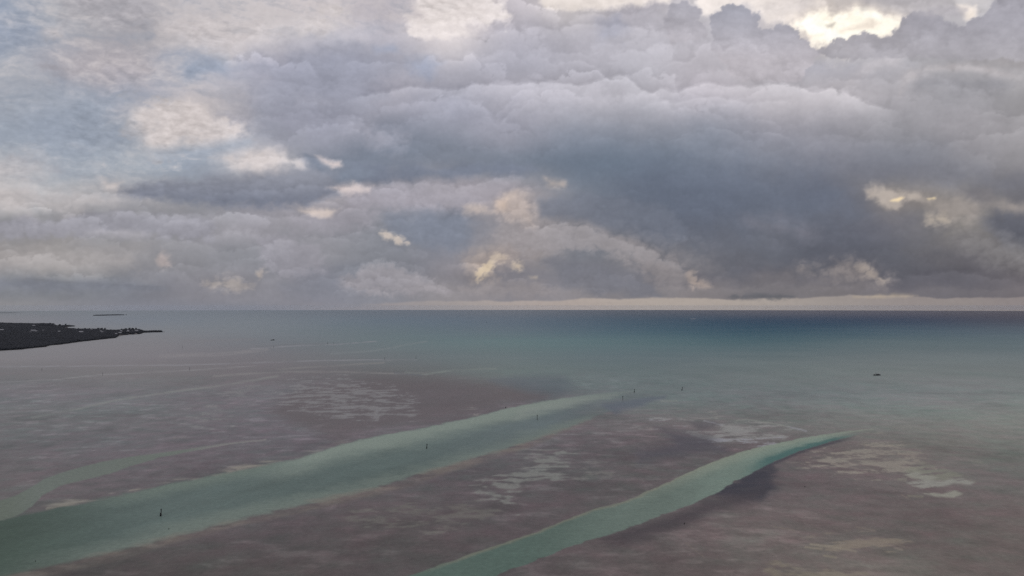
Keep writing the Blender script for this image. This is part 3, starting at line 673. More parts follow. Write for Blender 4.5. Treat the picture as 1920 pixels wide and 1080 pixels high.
# main channel
CH1 = [(-700,1080,1330),(-200,1005,1170),(0,975,1085),(60,964,1070),(130,948,1055),(220,930,1034),(330,908,1005),(450,882,975),(560,860,949),(640,834,931),(720,815,911),(800,801,886),(880,785,862),(950,766,842),(1000,756,826),(1050,748,808),(1100,741,789),(1150,735,767),(1185,731,750),(1290,728,740)]
mk, tt = band(CH1, 3.5)
fadeR = sstep(1260, 1010, u + 40 * n_far)
chan = Am(89, 100, 99, 900); chan_far = Am(97, 106, 110, 770); chan_near = Am(72, 83, 77, 1040)
cw = sstep(1150, 700, u)[..., None]; cw2 = sstep(350, -50, u)[..., None]
ccol = (chan * cw + chan_far * (1 - cw)) * (1 - cw2) + chan_near * cw2
ccol = ccol * (1 + 0.22 * n_long + 0.12 * n_mid + .1 * n_strk)[..., None]
mixin(mk * fadeR, ccol, 0.97)
pale_u = mk * sstep(0.48, 0.08, tt + n_mid * 0.12 + n_far * .1) * sstep(430, 600, u) * fadeR
mixin(pale_u, Am(124, 133, 127, 800), 0.85)
mixin(mk * sstep(0.25, 0.0, tt + n_mid * .1) * sstep(100, 300, u) * sstep(600, 430, u), Am(106, 116, 110, 900), 0.7)
pale_l = mk * sstep(0.62, 0.95, tt + n_mid * 0.2 + n_far * .12 + n_strk * .12) * sstep(1150, 1080, u) * sstep(-100, 250, u)
mixin(pale_l, Am(109, 117, 112, 880), 0.65)
# bare sand rim below it
P = np.asarray(CH1, float)
vl = np.interp(u, P[:, 0], P[:, 2])
rimw = np.clip((v - 640) / 200, .2, 1.4) * 12
rs = (v - vl + n_pat * 9 + n_mid * 8) / rimw
mixin(sstep(-0.6, 0.1, rs) * sstep(1.1, 0.5, rs) * sstep(1130, 1060, u) * sstep(-300, 100, u) * (0.25 + 0.75 * sstep(-.2, .3, n_pat)), Am(116, 108, 103, 900), 0.6)
vu = np.interp(u, P[:, 0], P[:, 1])
rs = (v - vu + n_pat * 9) / rimw
mixin(sstep(-0.9, -0.3, rs) * sstep(0.3, -0.1, rs) * sstep(60, 110, u) * sstep(700, 500, u) * sstep(0.0, 0.35, n_pat + .1), Am(132, 128, 122, 900), 0.8)
fl = poly_sd([(980,765),(1050,748),(1120,741),(1150,740),(1080,757),(1010,775),(960,785)], u + du, v + dv * .7, 30)
mixin(sstep(8, -8, fl + 6 * n_far), Am(128, 136, 130, 757), 0.5)
mixin(sstep(8, -4, poly_sd([(1130,760),(1170,752),(1200,745),(1240,742),(1200,760),(1150,772)], u + du, v + dv, 30)), Am(92, 97, 108, 755), 0.7)

# near channel
CH2 = [(560,1180,1260),(690,1108,1190),(760,1081,1150),(830,1058,1120),(900,1032,1092),(1000,1000,1052),(1060,975,1027),(1110,956,1011),(1160,943,996),(1220,920,973),(1280,890,951),(1340,865,925),(1390,848,897),(1440,835,871),(1500,822,846),(1560,812,828),(1610,806,815),(1640,803,808)]
mk, tt = band(CH2, 1.3, .65)
c_near = Am(82, 97, 92, 1020); c_mid = Am(98, 109, 104, 930); c_far = Am(114, 128, 121, 840)
x1 = sstep(950, 1220, u)[..., None]; x2 = sstep(1220, 1480, u)[..., None]
cc = (c_near * (1 - x1) + c_mid * x1) * (1 - x2) + c_far * x2
cc = cc * (1 + 0.20 * n_long + .1 * n_strk + 0.06 * n_fin)[..., None]
mixin(mk * sstep(1645, 1530, u + 25 * n_far), cc, 0.97)
P2 = np.asarray(CH2, float)
mixin(mk * sstep(0.13, 0.0, tt + n_edge * .05) * sstep(740, 900, u) * sstep(1500, 1300, u), Am(122, 117, 106, 950), 0.55)
mixin(mk * sstep(0.45, 0.1, tt) * sstep(1150, 1350, u), Am(128, 135, 124, 860), 0.6)
mixin(mk * sstep(0.45, 0.75, tt + n_strk * .2) * sstep(1375, 1450, u) * sstep(1620, 1560, u), Am(70, 96, 96, 850), 0.9)
mixin(mk * sstep(0.1, .5, n_strk + n_long * .5) * sstep(.3, .6, tt) * sstep(1300, 1380, u), Am(88, 108, 104, 850), 0.6)
vl2 = np.interp(u, P2[:, 0], P2[:, 2])
mixin(sstep(-2, 1, v - vl2) * sstep(8, 2, v - vl2 + n_pat * 3) * sstep(1400, 1440, u) * sstep(1620, 1560, u), Am(70, 68, 76, 845), 0.8)

# left arm feeding the main channel
CH3 = [(-400,955,1030),(-100,940,990),(0,938,976),(30,930,968),(60,912,950),(80,900,928),(110,888,913),(150,877,902),(200,864,890),(240,857,876),(300,848,858),(350,842,848),(440,829,832),(500,823,825)]
mk, tt = band(CH3, 1.3, .45)
mixin(mk * sstep(500, 330, u), Am(102, 108, 104, 890) * (1 + 0.08 * n_mid)[..., None], 0.95)
mixin(mk * sstep(80, 0, u), Am(94, 100, 92, 960), 0.6)
mixin(mk * sstep(330, 420, u), Am(124, 122, 122, 832), 0.7)

# far faint channels and boat tracks over the flats
def streak(pts, w, alb, op):
    d = line_d(pts, u, v + dv * 0.3, w * 4 + 4) + w * .5 * n_strk
    mixin(sstep(w * 1.1, w * 0.1, d) * sstep(-.5, .35, n_patb + n_mid * .6 + .1), alb, op)
streak([(-60,790),(0,783),(100,762),(170,750),(240,738),(330,725),(420,713)], 5, Am(103, 103, 106, 750), 0.6)
streak([(60,783),(150,766),(230,748),(330,733),(420,722),(520,705)], 3, Am(128, 129, 128, 750), 0.6)
streak([(-60,719),(0,717),(100,712),(200,702),(350,695),(480,686)], 1.3, Am(137, 135, 137, 700), 0.7)
streak([(-60,688),(200,686),(330,685),(480,680),(620,676),(780,674)], 1.5, Am(140, 137, 140, 680), 0.7)
streak([(400,705),(520,697),(640,697),(720,700),(800,701)], 2.6, Am(126, 124, 125, 700), 0.7)
streak([(520,693),(620,686),(720,680)], 2.2, Am(128, 126, 126, 690), 0.6)
streak([(470,654),(560,648),(640,645),(705,640)], 1.5, Am(137, 138, 142, 645), 0.7)
streak([(480,650),(560,645),(620,644)], 1.5, Am(108, 109, 114, 648), 0.6)
streak([(620,664),(700,658),(800,640)], 2.0, Am(122, 127, 130, 655), 0.5)
streak([(760,698),(800,702),(850,694),(930,691)], 2.6, Am(120, 126, 124, 695), 0.7)
streak([(740,699),(790,704)], 2.6, Am(94, 97, 104, 700), 0.6)
streak([(300,668),(420,664),(500,655)], 5, Am(134, 131, 134, 665), 0.5)
streak([(340,640),(480,636)], 4, Am(122, 118, 122, 640), 0.3)
streak([(1320,789),(1355,797)], 1.8, Am(155, 152, 150, 793), 0.85)
streak([(1475,799),(1512,809)], 2.2, Am(155, 151, 149, 805), 0.85)
streak([(1380,788),(1400,786),(1440,792),(1480,800)], 2.0, Am(128, 130, 126, 790), 0.7)
streak([(1240,752),(1270,751)], 2.0, Am(128, 132, 128, 752), 0.7)
streak([(1520,1022),(1560,1026),(1605,1035)], 3.2, Am(132, 124, 114, 1028), 0.75)
streak([(1510,1027),(1540,1031)], 3.2, Am(128, 120, 110, 1028), 0.7)
streak([(1545,1043),(1568,1047)], 3.2, Am(126, 119, 108, 1045), 0.7)
streak([(1450,988),(1490,996)], 2.0, Am(122, 113, 106, 992), 0.6)
streak([(1605,988),(1640,995)], 2.2, Am(122, 113, 106, 992), 0.6)
streak([(1678,1028),(1692,1032)], 2.6, Am(128, 119, 112, 1030), 0.7)
streak([(1285,1018),(1320,1045)], 1.4, Am(112, 104, 99, 1030), 0.6)
streak([(1690,927),(1706,936)], 1.4, Am(128, 116, 110, 930), 0.6)
streak([(88,953),(110,948),(140,944)], 3.0, Am(122, 118, 112, 948), 0.75)
streak([(243,919),(262,916)], 2.4, Am(128, 124, 118, 918), 0.75)
streak([(325,821),(348,819)], 2.2, Am(118, 115, 116, 820), 0.6)
streak([(290,899),(308,890),(310,882),(290,872),(288,862)], 1.0, Am(108, 103, 103, 880), 0.5)
streak([(1295,598),(1304,598)], 0.6, (.5, .5, .5), 0.8)
# wind-rippled shoal at the right
rip = fbm(SX / 60, (SY + 0.35 * SX) / 9, 4, 131, 0.6, fade=foot_r / 22)
mixin(sstep(1480, 1650, u) * sstep(760, 800, v) * sstep(900, 850, v) * sstep(-.1, .5, rip), Am(118, 119, 113, 830), 0.35)
A = np.clip(A, 0.008, 0.7)
sea_me = grid_mesh("water", SX, SY, SZ, True, {"bottom_and_light": A})  # bottom tones with sheen, haze and vignette painted in
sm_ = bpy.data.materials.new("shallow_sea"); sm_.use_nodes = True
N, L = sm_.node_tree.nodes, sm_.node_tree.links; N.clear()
at = N.new("ShaderNodeAttribute"); at.attribute_name = "bottom_and_light"
geo = N.new("ShaderNodeNewGeometry")
nf = N.new("ShaderNodeTexNoise"); nf.inputs['Scale'].default_value = 0.35; nf.inputs['Detail'].default_value = 4; nf.inputs['Roughness'].default_value = 0.6
mrf = N.new("ShaderNodeMapRange"); mrf.inputs['From Min'].default_value = 0.25; mrf.inputs['From Max'].default_value = 0.75
mrf.inputs['To Min'].default_value = 0.86; mrf.inputs['To Max'].default_value = 1.14
vm = N.new("ShaderNodeVectorMath"); vm.operation = 'SCALE'
L.new(geo.outputs['Position'], nf.inputs['Vector']); L.new(nf.outputs[0], mrf.inputs['Value'])
L.new(at.outputs['Color'], vm.inputs[0]); L.new(mrf.outputs[0], vm.inputs['Scale'])
df = N.new("ShaderNodeBsdfDiffuse"); gl = N.new("ShaderNodeBsdfGlossy"); gl.inputs['Roughness'].default_value = 0.28
L.new(vm.outputs[0], df.inputs['Color'])
lane = N.new("ShaderNodeTexNoise"); lane.inputs['Scale'].default_value = 0.004; lane.inputs['Detail'].default_value = 4
lm = N.new("ShaderNodeMapping"); lm.inputs['Rotation'].default_value = (0, 0, 0.3); lm.inputs['Scale'].default_value = (0.5, 1.4, 1)
L.new(geo.outputs['Position'], lm.inputs['Vector']); L.new(lm.outputs[0], lane.inputs['Vector'])
lr = N.new("ShaderNodeMapRange"); lr.inputs['From Min'].default_value = .35; lr.inputs['From Max'].default_value = .65
lr.inputs['To Min'].default_value = 0.25; lr.inputs['To Max'].default_value = 0.31
L.new(lane.outputs[0], lr.inputs['Value']); L.new(lr.outputs[0], gl.inputs['Roughness'])
wv = N.new("ShaderNodeTexNoise"); wv.inputs['Scale'].default_value = 0.45; wv.inputs['Detail'].default_value = 2
mp = N.new("ShaderNodeMapping"); mp.inputs['Rotation'].default_value = (0, 0, 0.35); mp.inputs['Scale'].default_value = (0.5, 1.3, 1)
L.new(geo.outputs['Position'], mp.inputs['Vector']); L.new(mp.outputs[0], wv.inputs['Vector'])
bp = N.new("ShaderNodeBump"); bp.inputs['Strength'].default_value = 0.2; bp.inputs['Distance'].default_value = 0.25
L.new(wv.outputs[0], bp.inputs['Height']); L.new(bp.outputs[0], gl.inputs['Normal'])
dt = N.new("ShaderNodeVectorMath"); dt.operation = 'DOT_PRODUCT'
L.new(geo.outputs['Normal'], dt.inputs[0]); L.new(geo.outputs['Incoming'], dt.inputs[1])
fr = N.new("ShaderNodeMapRange"); fr.clamp = True           # reflectance of a wind-ruffled sea, by slant
fr.inputs['From Min'].default_value = 1; fr.inputs['From Max'].default_value = 0
fr.inputs['To Min'].default_value = 0; fr.inputs['To Max'].default_value = 1
L.new(dt.outputs['Value'], fr.inputs['Value'])
pw = N.new("ShaderNodeMath"); pw.operation = 'POWER'; pw.inputs[1].default_value = 4.5; L.new(fr.outputs[0], pw.inputs[0])
ma = N.new("ShaderNodeMath"); ma.operation = 'MULTIPLY_ADD'; ma.inputs[1].default_value = 0.135; ma.inputs[2].default_value = 0.022; L.new(pw.outputs[0], ma.inputs[0])
mxs = N.new("ShaderNodeMixShader"); L.new(ma.outputs[0], mxs.inputs[0]); L.new(df.outputs[0], mxs.inputs[1]); L.new(gl.outputs[0], mxs.inputs[2])
ou = N.new("ShaderNodeOutputMaterial"); L.new(mxs.outputs[0], ou.inputs['Surface'])
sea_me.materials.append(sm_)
water = bpy.data.objects.new("water", sea_me); COL.objects.link(water)
water["kind"] = "structure"

# ---------------------------------------------------------------- materials for the small things
def mat(name, col, rough=0.7, var=0.15, scale=0.6, metal=0.0):
    m = bpy.data.materials.new(name); m.use_nodes = True
    N, L = m.node_tree.nodes, m.node_tree.links
    b = N["Principled BSDF"]; b.inputs['Roughness'].default_value = rough; b.inputs['Metallic'].default_value = metal
    tcn = N.new("ShaderNodeTexCoord"); nn = N.new("ShaderNodeTexNoise"); nn.inputs['Scale'].default_value = scale; nn.inputs['Detail'].default_value = 5
    cr = N.new("ShaderNodeValToRGB")
    lo = [c * (1 - var) for c in col]; hi = [min(1, c * (1 + var)) for c in col]
    cr.color_ramp.elements[0].color = (*lo, 1); cr.color_ramp.elements[1].color = (*hi, 1)
    cr.color_ramp.elements[0].position = 0.3; cr.color_ramp.elements[1].position = 0.7
    L.new(tcn.outputs['Object'], nn.inputs['Vector']); L.new(nn.outputs[0], cr.inputs[0]); L.new(cr.outputs[0], b.inputs['Base Color'])
    return m
M_WOOD = mat("wet_timber", (.035, .032, .030), .8, .4, 2)
M_BASE = mat("weeded_timber", (.008, .008, .009), .9, .4, 2)
M_SIGN = mat("weathered_board", (.05, .055, .055), .6, .2, 2)
M_FOL = mat("mangrove_leaves", (.014, .017, .023), .9, .35, .02)
M_FOL2 = mat("shore_tree_leaves", (.014, .017, .022), .9, .3, .3)
M_BARK = mat("bark", (.05, .042, .036), .9, .3, 1)
M_LAND = mat("island_soil", (.045, .045, .042), .95, .3, .02)
M_BEACH = mat("beach_sand", (.22, .20, .19), .95, .15, .05)
M_WALL = mat("painted_wall", (.36, .36, .37), .7, .1, .3)
M_ROOF = mat("pale_metal_roof", (.42, .42, .43), .6, .1, .3)
M_ROOF2 = mat("grey_roof", (.17, .17, .18), .8, .15, .3)
M_DARK = mat("dark_opening", (.03, .03, .035), .4, .1, 1)
M_HULL = mat("dark_hull_paint", (.02, .023, .026), .45, .2, 1)
M_CAB = mat("grey_cabin_paint", (.10, .105, .11), .5, .15, 1)
M_ROCK = mat("dark_rock", (.025, .026, .026), .95, .4, .3)

def bm_obj(name, bm, material, parent=None, smooth=False):
    me = bpy.data.meshes.new(name)
    bm.normal_update(); bm.to_mesh(me); bm.free()
    me.materials.append(material)
    if smooth:
        for p in me.polygons: p.use_smooth = True
    o = bpy.data.objects.new(name, me); COL.objects.link(o)
    if parent: o.parent = parent
    return o

def thing(name, loc, label, cat, group=None, rz=0.0):
    o = bpy.data.objects.new(name, None); COL.objects.link(o)
    o.location = loc; o.rotation_euler = (0, 0, rz); o.empty_display_size = 1
    o["label"] = label; o["category"] = cat
    if group: o["group"] = group
    return o

def cone(bm, r1, r2, z0, z1, seg=10, x0=0, y0=0, x1=None, y1=None):
    x1 = x0 if x1 is None else x1; y1 = y0 if y1 is None else y1
    a = [bm.verts.new((x0 + r1 * math.cos(t * 2 * math.pi / seg), y0 + r1 * math.sin(t * 2 * math.pi / seg), z0)) for t in range(seg)]
    b = [bm.verts.new((x1 + r2 * math.cos(t * 2 * math.pi / seg), y1 + r2 * math.sin(t * 2 * math.pi / seg), z1)) for t in range(seg)]
    for i in range(seg):
        bm.faces.new((a[i], a[(i + 1) % seg], b[(i + 1) % seg], b[i]))
    bm.faces.new(b); bm.faces.new(a[::-1])

def box(bm, cx, cy, cz, sx, sy, sz, rot=0):
    r = bmesh.ops.create_cube(bm, size=1)
    bmesh.ops.scale(bm, vec=(sx, sy, sz), verts=r['verts'])
    if rot: bmesh.ops.rotate(bm, cent=(0, 0, 0), matrix=Matrix.Rotation(rot, 3, 'Z'), verts=r['verts'])
    bmesh.ops.translate(bm, vec=(cx, cy, cz), verts=r['verts'])

# channel markers: a pile with a board at its head and a sleeve of weeded fenders at the water
def marker(u0, v0, h, label, style, lean=0.0, k=1.0, group="marker piles along the channel"):
    p = ground(u0, v0)
    t = thing("channel_marker", p, label, "channel marker", group, rz=math.atan2(-p.x, p.y) * -1)
    bm = bmesh.new(); cone(bm, .25 * k, .19 * k, -1.5, h, 10, -lean * .4, 0, lean, 0)
    bm_obj("pile", bm, M_WOOD, t, True)
    if style in (1, 2, 4):
        bm = bmesh.new()
        for i in range(3):
            a = i * 2.1 + .4
            cone(bm, .30 * k, .24 * k, -1.2, h * (.33 + .04 * i), 8, .22 * k * math.cos(a) - lean * .4, .22 * k * math.sin(a), .15 * k * math.cos(a) - lean * .3, .15 * k * math.sin(a))
        bm_obj("fender", bm, M_BASE, t, True)
    bm = bmesh.new()
    if style in (2, 3):
        box(bm, lean, -.17 * k, h - .5, .8 * k, .06, .9)
    elif style == 5:
        box(bm, lean, -.17 * k, h - .45, 1.3 * k, .06, .6)
    else:
        s = .62 * k
        vs = [bm.verts.new((lean + x, y, h - .55 + z)) for y in (-.21 * k, -.15 * k) for x, z in ((-s, -.35), (s, -.35), (0, .65))]
        bm.faces.new(vs[:3]); bm.faces.new(vs[3:][::-1])
        for i in range(3):
            j = (i + 1) % 3; bm.faces.new((vs[i], vs[j], vs[3 + j], vs[3 + i]))
    bm_obj("board", bm, M_SIGN, t)
    return t
marker(301.6, 967.6, 4.2, "nearest black marker pile, alone in the wide end of the main channel", 2, .35, 1.15)
marker(800.2, 841.0, 4.1, "black marker pile in mid channel with a dark stub at the water, second nearest", 1, .2, 1.1)
marker(1007.3, 787.0, 5.2, "thin tall grey pile in the channel below the pale sand bank", 3, .0, 1.15)
marker(1167.6, 750.5, 5.0, "marker pile with a board wider than its pole, at the mouth of the channel", 5, .0, 1.2)
marker(1189.4, 735.8, 4.6, "short stout marker pile at the far head of the channel", 4, .15, 1.5)
marker(1278.9, 732.2, 5.0, "leaning marker pile in open green water, farthest to the right", 2, .55, 1.5)

# bare stakes out on the flats
def stake(u0, v0, h, r, label, group="bare stakes on the flats"):
    p = ground(u0, v0)
    r *= .62 if v0 < 760 else 1
    o = bmesh.new(); cone(o, r, r * .8, -1.0, h * .75, 7, 0, 0, .1, 0); cone(o, r * .8, r * .65, h * .75, h, 7, .1, 0, .16, 0)
    ob = bm_obj("stake", o, M_WOOD, None, True); ob.location = p
    ob["label"] = label; ob["category"] = "stake"; ob["group"] = group
stake(316.5, 992.5, .6, .22, "small dark stake end just below the nearest channel marker")
stake(66, 1053, .5, .2, "tiny dark stake end at the bottom left of the main channel")
stake(948, 765, 1.6, .55, "low dark stake on the pale sand bank of the channel")
stake(1283, 982.5, .7, .30, "dark stake end on the brown flat beside the near channel")
stake(1509, 913, .6, .30, "tiny dark stake end on the flat right of the dark weed bed")
stake(912, 605.5, 9, 1.6, "lone dark stake far out in the blue water near the horizon")
stake(342, 653.0, 7, .55, "thin stake on the grey flats to the right of the island point")
stake(355.5, 694.5, 6, .45, "thin stake between the two faint pale tracks of the left flats")
stake(192.5, 704.0, 5, .42, "thin stake beside the lower pale track on the left flats")
stake(78.5, 695.0, 5, .42, "thin stake above the lower pale track near the left edge")
stake(614, 645.0, 7, .6, "left one of two thin stakes at the end of the far pale track")
stake(625, 645.6, 7, .6, "right one of two thin stakes at the end of the far pale track")
stake(513, 652.0, 6, .5, "thin stake just below the small dark boat on the left flats")
stake(721, 675.0, 6, .5, "thin stake on the edge of the dark grass flat")
stake(780, 672.5, 6, .5, "thin stake where the grass flat meets the green water")

# ---------------------------------------------------------------- boats
def hull_mesh(Lh, W, H, name, material, parent):
    bm = bmesh.new()
    st = [(-.5, .80, 1.0, 0), (-.25, 1.0, .95, 0), (.1, 1.0, 1.0, 0), (.32, .72, 1.15, 0), (.46, .25, 1.35, .05), (.52, .02, 1.45, .25)]
    rings = []
    for x, w, hh, kz in st:
        hw = W / 2 * w
        rings.append([bm.verts.new((x * Lh, y, z)) for y, z in ((-hw, H * hh), (-hw * .85, H * .25 + kz * H), (0, -.4 * H + kz * H * 2), (hw * .85, H * .25 + kz * H), (hw, H * hh))])
    for a, b in zip(rings, rings[1:]):
        for i in range(4): bm.faces.new((a[i], a[i + 1], b[i + 1], b[i]))
        bm.faces.new((a[4], a[0], b[0], b[4]))
    bm.faces.new(rings[0]); bm.faces.new(rings[-1][::-1])
    return bm_obj(name, bm, material, parent)
p = ground(1644.5, 704.0)
b1 = thing("fishing_boat", p, "small dark boat with a short mast on the pale green water at the right", "boat", rz=math.radians(4))
hull_mesh(12.5, 3.6, 1.3, "hull", M_CAB, b1)
bm = bmesh.new(); box(bm, 1.4, 0, 1.95, 4.6, 2.6, 1.0); box(bm, 1.4, 0, 2.56, 5.2, 3.0, .18); bm_obj("cabin", bm, M_HULL, b1)
bm = bmesh.new(); cone(bm, .22, .10, 1.2, 5.4, 8, -2.6, 0, -1.9, 0); bm_obj("mast", bm, M_WOOD, b1, True)
bm = bmesh.new(); cone(bm, .12, .08, 2.3, 3.6, 8, -2.4, 0, -5.8, 0); bm_obj("boom", bm, M_WOOD, b1, True)
bm = bmesh.new(); box(bm, -4.6, 0, 1.75, 1.6, 2.4, .5); bm_obj("stern_deck", bm, M_CAB, b1)
p = ground(511, 638.2)
b2 = thing("motor_boat", p, "dark low boat far out on the left flats, wheelhouse towards its right end", "boat", rz=math.radians(-3))
hull_mesh(14.0, 4.2, 1.5, "hull", M_CAB, b2)
bm = bmesh.new(); box(bm, 3.0, 0, 2.5, 4.2, 3.0, 2.0); box(bm, 3.0, 0, 3.62, 4.8, 3.4, .2); bm_obj("wheelhouse", bm, M_HULL, b2)
bm = bmesh.new(); box(bm, -3.0, 0, 1.8, 5.0, 3.2, .5); bm_obj("deck", bm, M_HULL, b2)

# ---------------------------------------------------------------- the wooded island and its houses
def pxpoly(pts):
    return [ground(a, b) for a, b in pts]
ISL = [(-420,700),(-200,678),(-80,664),(0,657.6),(36,655.6),(60,652.8),(84,650.6),(90,648.2),(120,645),(153,640.4),(190,636.4),(215,633.8),(218,631.6),(222,629.8),(228,629.0),(245,627.6),(262,626.6),(267,625.2),
       (268,621.4),(262,619.4),(250,618.8),(236,619.4),(226,620.6),(205,620.4),(190,619.2),(172,618.6),(150,618.2),(128,616.6),(112,614.6),(127,612.8),(140,612.0),(127,611.4),(112,611.6),(104,611.0),(96,608.0),(60,607.6),(30,607.0),(0,606.2),(-120,605),(-420,604)]
isl_g = pxpoly(ISL)
def land(name, pts, hgt, material):
    bm = bmesh.new()
    top = [bm.verts.new((p.x, p.y, p.z + hgt)) for p in pts]
    bot = [bm.verts.new((p.x, p.y, p.z - 2)) for p in pts]
    n = len(pts)
    f = bm.faces.new(top)
    for i in range(n):
        j = (i + 1) % n; bm.faces.new((top[i], bot[i], bot[j], top[j]))
    bmesh.ops.recalc_face_normals(bm, faces=bm.faces)
    bmesh.ops.triangulate(bm, faces=[f])
    o = bm_obj(name, bm, material); o["kind"] = "structure"; return o
land("island_ground", isl_g, 0.8, M_LAND)
land("beach", pxpoly([(219,630.9),(223,628.6),(236,626.6),(250,626.0),(262,624.6),(264,626.0),(250,627.2),(238,628.2),(228,629.6)]), 1.1, M_BEACH)
land("beach", pxpoly([(72,610.1),(100,610.6),(112,612.2),(128,613.2),(124,614.6),(110,613.2),(95,611.8),(74,611.2)]), 1.15, M_BEACH)

def in_poly(px, py, poly):
    ins = np.zeros(px.shape, bool)
    for k in range(len(poly)):
        ax, ay = poly[k].x, poly[k].y; bx, by = poly[(k + 1) % len(poly)].x, poly[(k + 1) % len(poly)].y
        c = (ay > py) != (by > py)
        ins ^= c & (px < (bx - ax) * (py - ay) / (by - ay + 1e-12) + ax)
    return ins

ICO = bmesh.new(); bmesh.ops.create_icosphere(ICO, subdivisions=1, radius=1.0)
ICO_V = np.array([v_.co[:] for v_ in ICO.verts]); ICO_F = np.array([[v_.index for v_ in f_.verts] for f_ in ICO.faces]); ICO.free()
def clump_mesh(name, cx, cy, cz, rad, hgt):
    """many ragged leaf masses in one mesh"""
    n = len(cx); k = len(ICO_V)
    V3 = ICO_V[None] * (1 + rng.uniform(-.2, .2, (n, k, 1)))
    V3 = V3 * np.stack([rad, rad, hgt], -1)[:, None, :]
    V3 = V3 + np.stack([cx, cy, cz], -1)[:, None, :]
    F3 = (ICO_F[None] + (np.arange(n) * k)[:, None, None]).reshape(-1, 3).astype(np.int32)
    me = bpy.data.meshes.new(name)
    me.vertices.add(n * k); me.vertices.foreach_set("co", V3.astype(np.float32).ravel())
    me.loops.add(F3.size); me.loops.foreach_set("vertex_index", F3.ravel())
    me.polygons.add(len(F3)); me.polygons.foreach_set("loop_start", np.arange(0, F3.size, 3, dtype=np.int32)); me.polygons.foreach_set("loop_total", np.full(len(F3), 3, np.int32)); me.polygons.foreach_set("use_smooth", np.ones(len(F3), bool))
    me.update(calc_edges=True)
    return me

# houses first: the wood keeps clear of them
HOUSES = [(3,621,26,'m',"long pale roof in the trees at the left edge of the island"),(62,622.2,30,'m',"longest pale roof among the trees of the left half of the island"),
          (68,623.6,13,'w',"small white house just right of the longest pale roof"),(57.5,625.2,12,'g',"small grey roof in front of the longest pale roof"),
          (81,621.8,14,'g',"small grey roof right of the longest pale roof"),(111,624.2,13,'w',"lone white house amid the dark trees of mid island"),
          (152,624.8,26,'m',"long pale shed roof amid the trees right of mid island"),(156,619.2,16,'g',"grey roof close to the back shore above the long shed"),
          (63,612.6,24,'m',"pale roof just in front of the back shore at the left"),
          (172,620.4,13,'g',"small grey roof between the long shed and the point"),(189,623.6,12,'w',"white house in the clearing left of the point"),
          (191,625.6,12,'w',"white house in front of the clearing, left of the point"),(195.5,625.4,11,'g',"small grey house beside the white one in the clearing"),
          (225,626.8,17,'w',"wide white house at the root of the beach"),(217.8,628.8,11,'w',"white house at the corner where the dark wood ends"),
          (227,622.8,13,'m',"pale roof behind the wide white beach house"),(240,624.4,17,'p',"white house with a peaked roof behind the beach"),
          (229,625.0,9,'g',"small grey hut between the two largest beach houses"),(256,622.6,20,'m',"low pale roof near the tip of the point"),
          (248,623.6,9,'g',"small grey hut right of the peaked white house")]
hx, hy, hr = [], [], []
for (a, b, wd_, st, lab) in HOUSES:
    p = ground(a, b); wd_ = wd_ * .58
    t = thing("house", p, lab, "house", "houses on the wooded island", rz=-math.atan2(p.x, p.y) + random.uniform(-.3, .3))
    dp = wd_ * random.uniform(.5, .7); hh = 5.5 if st != 'p' else 7.5
    top = hh + (1.6 if st != 'p' else 5.0)
    bm = bmesh.new(); box(bm, 0, 0, hh / 2 + .4, wd_, dp, hh + 1.2); bm_obj("wall", bm, M_WALL, t)
    bm = bmesh.new()
    e = .7
    vs = [bm.verts.new(q) for q in ((-wd_/2-e, -dp/2-e, hh+1.01), (wd_/2+e, -dp/2-e, hh+1.01), (wd_/2+e, dp/2+e, hh+1.01), (-wd_/2-e, dp/2+e, hh+1.01),
                                    (-wd_/2+(wd_*.3 if st=='p' else -e), 0, top+2.2), (wd_/2-(wd_*.3 if st=='p' else -e), 0, top+2.2))]
    for f in ((0,1,5,4),(2,3,4,5),(1,2,5),(3,0,4),(3,2,1,0)): bm.faces.new([vs[i] for i in f])
    bm_obj("roof", bm, M_ROOF2 if st == 'g' else M_ROOF, t)
    for i in range(max(2, int(wd_ // 5))):
        bm = bmesh.new(); n_ = max(2, int(wd_ // 5))
        box(bm, -wd_/2 + wd_ * (i + .5) / n_, -dp/2 - .03, 3.2, 1.3, .1, 1.5); bm_obj("window", bm, M_DARK, t)
    hx.append(p.x); hy.append(p.y); hr.append(wd_)
hx = np.array(hx); hy = np.array(hy); hr = np.array(hr)

# wood: jittered points inside the shoreline, spacing growing with distance
gx_, gy_ = [], []
PG = np.array([[q.x, q.y] for q in isl_g])
for y0, y1, sp in ((1100, 2300, 7.5), (2300, 3300, 8.8), (3300, 4800, 11), (4800, 7500, 15.0)):
    a, b = np.meshgrid(np.arange(-3600, PG[:, 0].max(), sp), np.arange(y0, y1, sp))
    a = a + rng.uniform(-.5, .5, a.shape) * sp; b = b + rng.uniform(-.5, .5, b.shape) * sp
    uu, _ = project(a, b, 0 * a)
    k = in_poly(a, b, isl_g) & (uu > -60)
    gx_.append(a[k]); gy_.append(b[k])
fx = np.concatenate(gx_); fy = np.concatenate(gy_)
fd = np.hypot(fx, fy)
keep = np.ones(fx.shape, bool)
for q in range(len(hx)):                         # clearings in front of the houses
    dirx, diry = -hx[q] / math.hypot(hx[q], hy[q]), -hy[q] / math.hypot(hx[q], hy[q])
    rx, ry = fx - hx[q], fy - hy[q]
    al = rx * dirx + ry * diry; ac = np.abs(rx * diry - ry * dirx)
    keep &= ~((al > -hr[q]) & (al < 6.0 * hr[q]) & (ac < hr[q] * .52))
uu, vv = project(fx, fy, sea_z(fx, fy))
keep &= ~((uu > 219) & (vv > 625.2 - (uu - 219) * .012) & (rng.random(len(fx)) < .9))       # the point's open beach
keep &= ~((uu > 70) & (uu < 130) & (vv > 609.9) & (vv < 612.6) & (rng.random(len(fx)) < .75))
keep &= ~((uu > 222) & (uu < 268) & (vv > 621.5) & (vv < 624.5) & (rng.random(len(fx)) < .6))
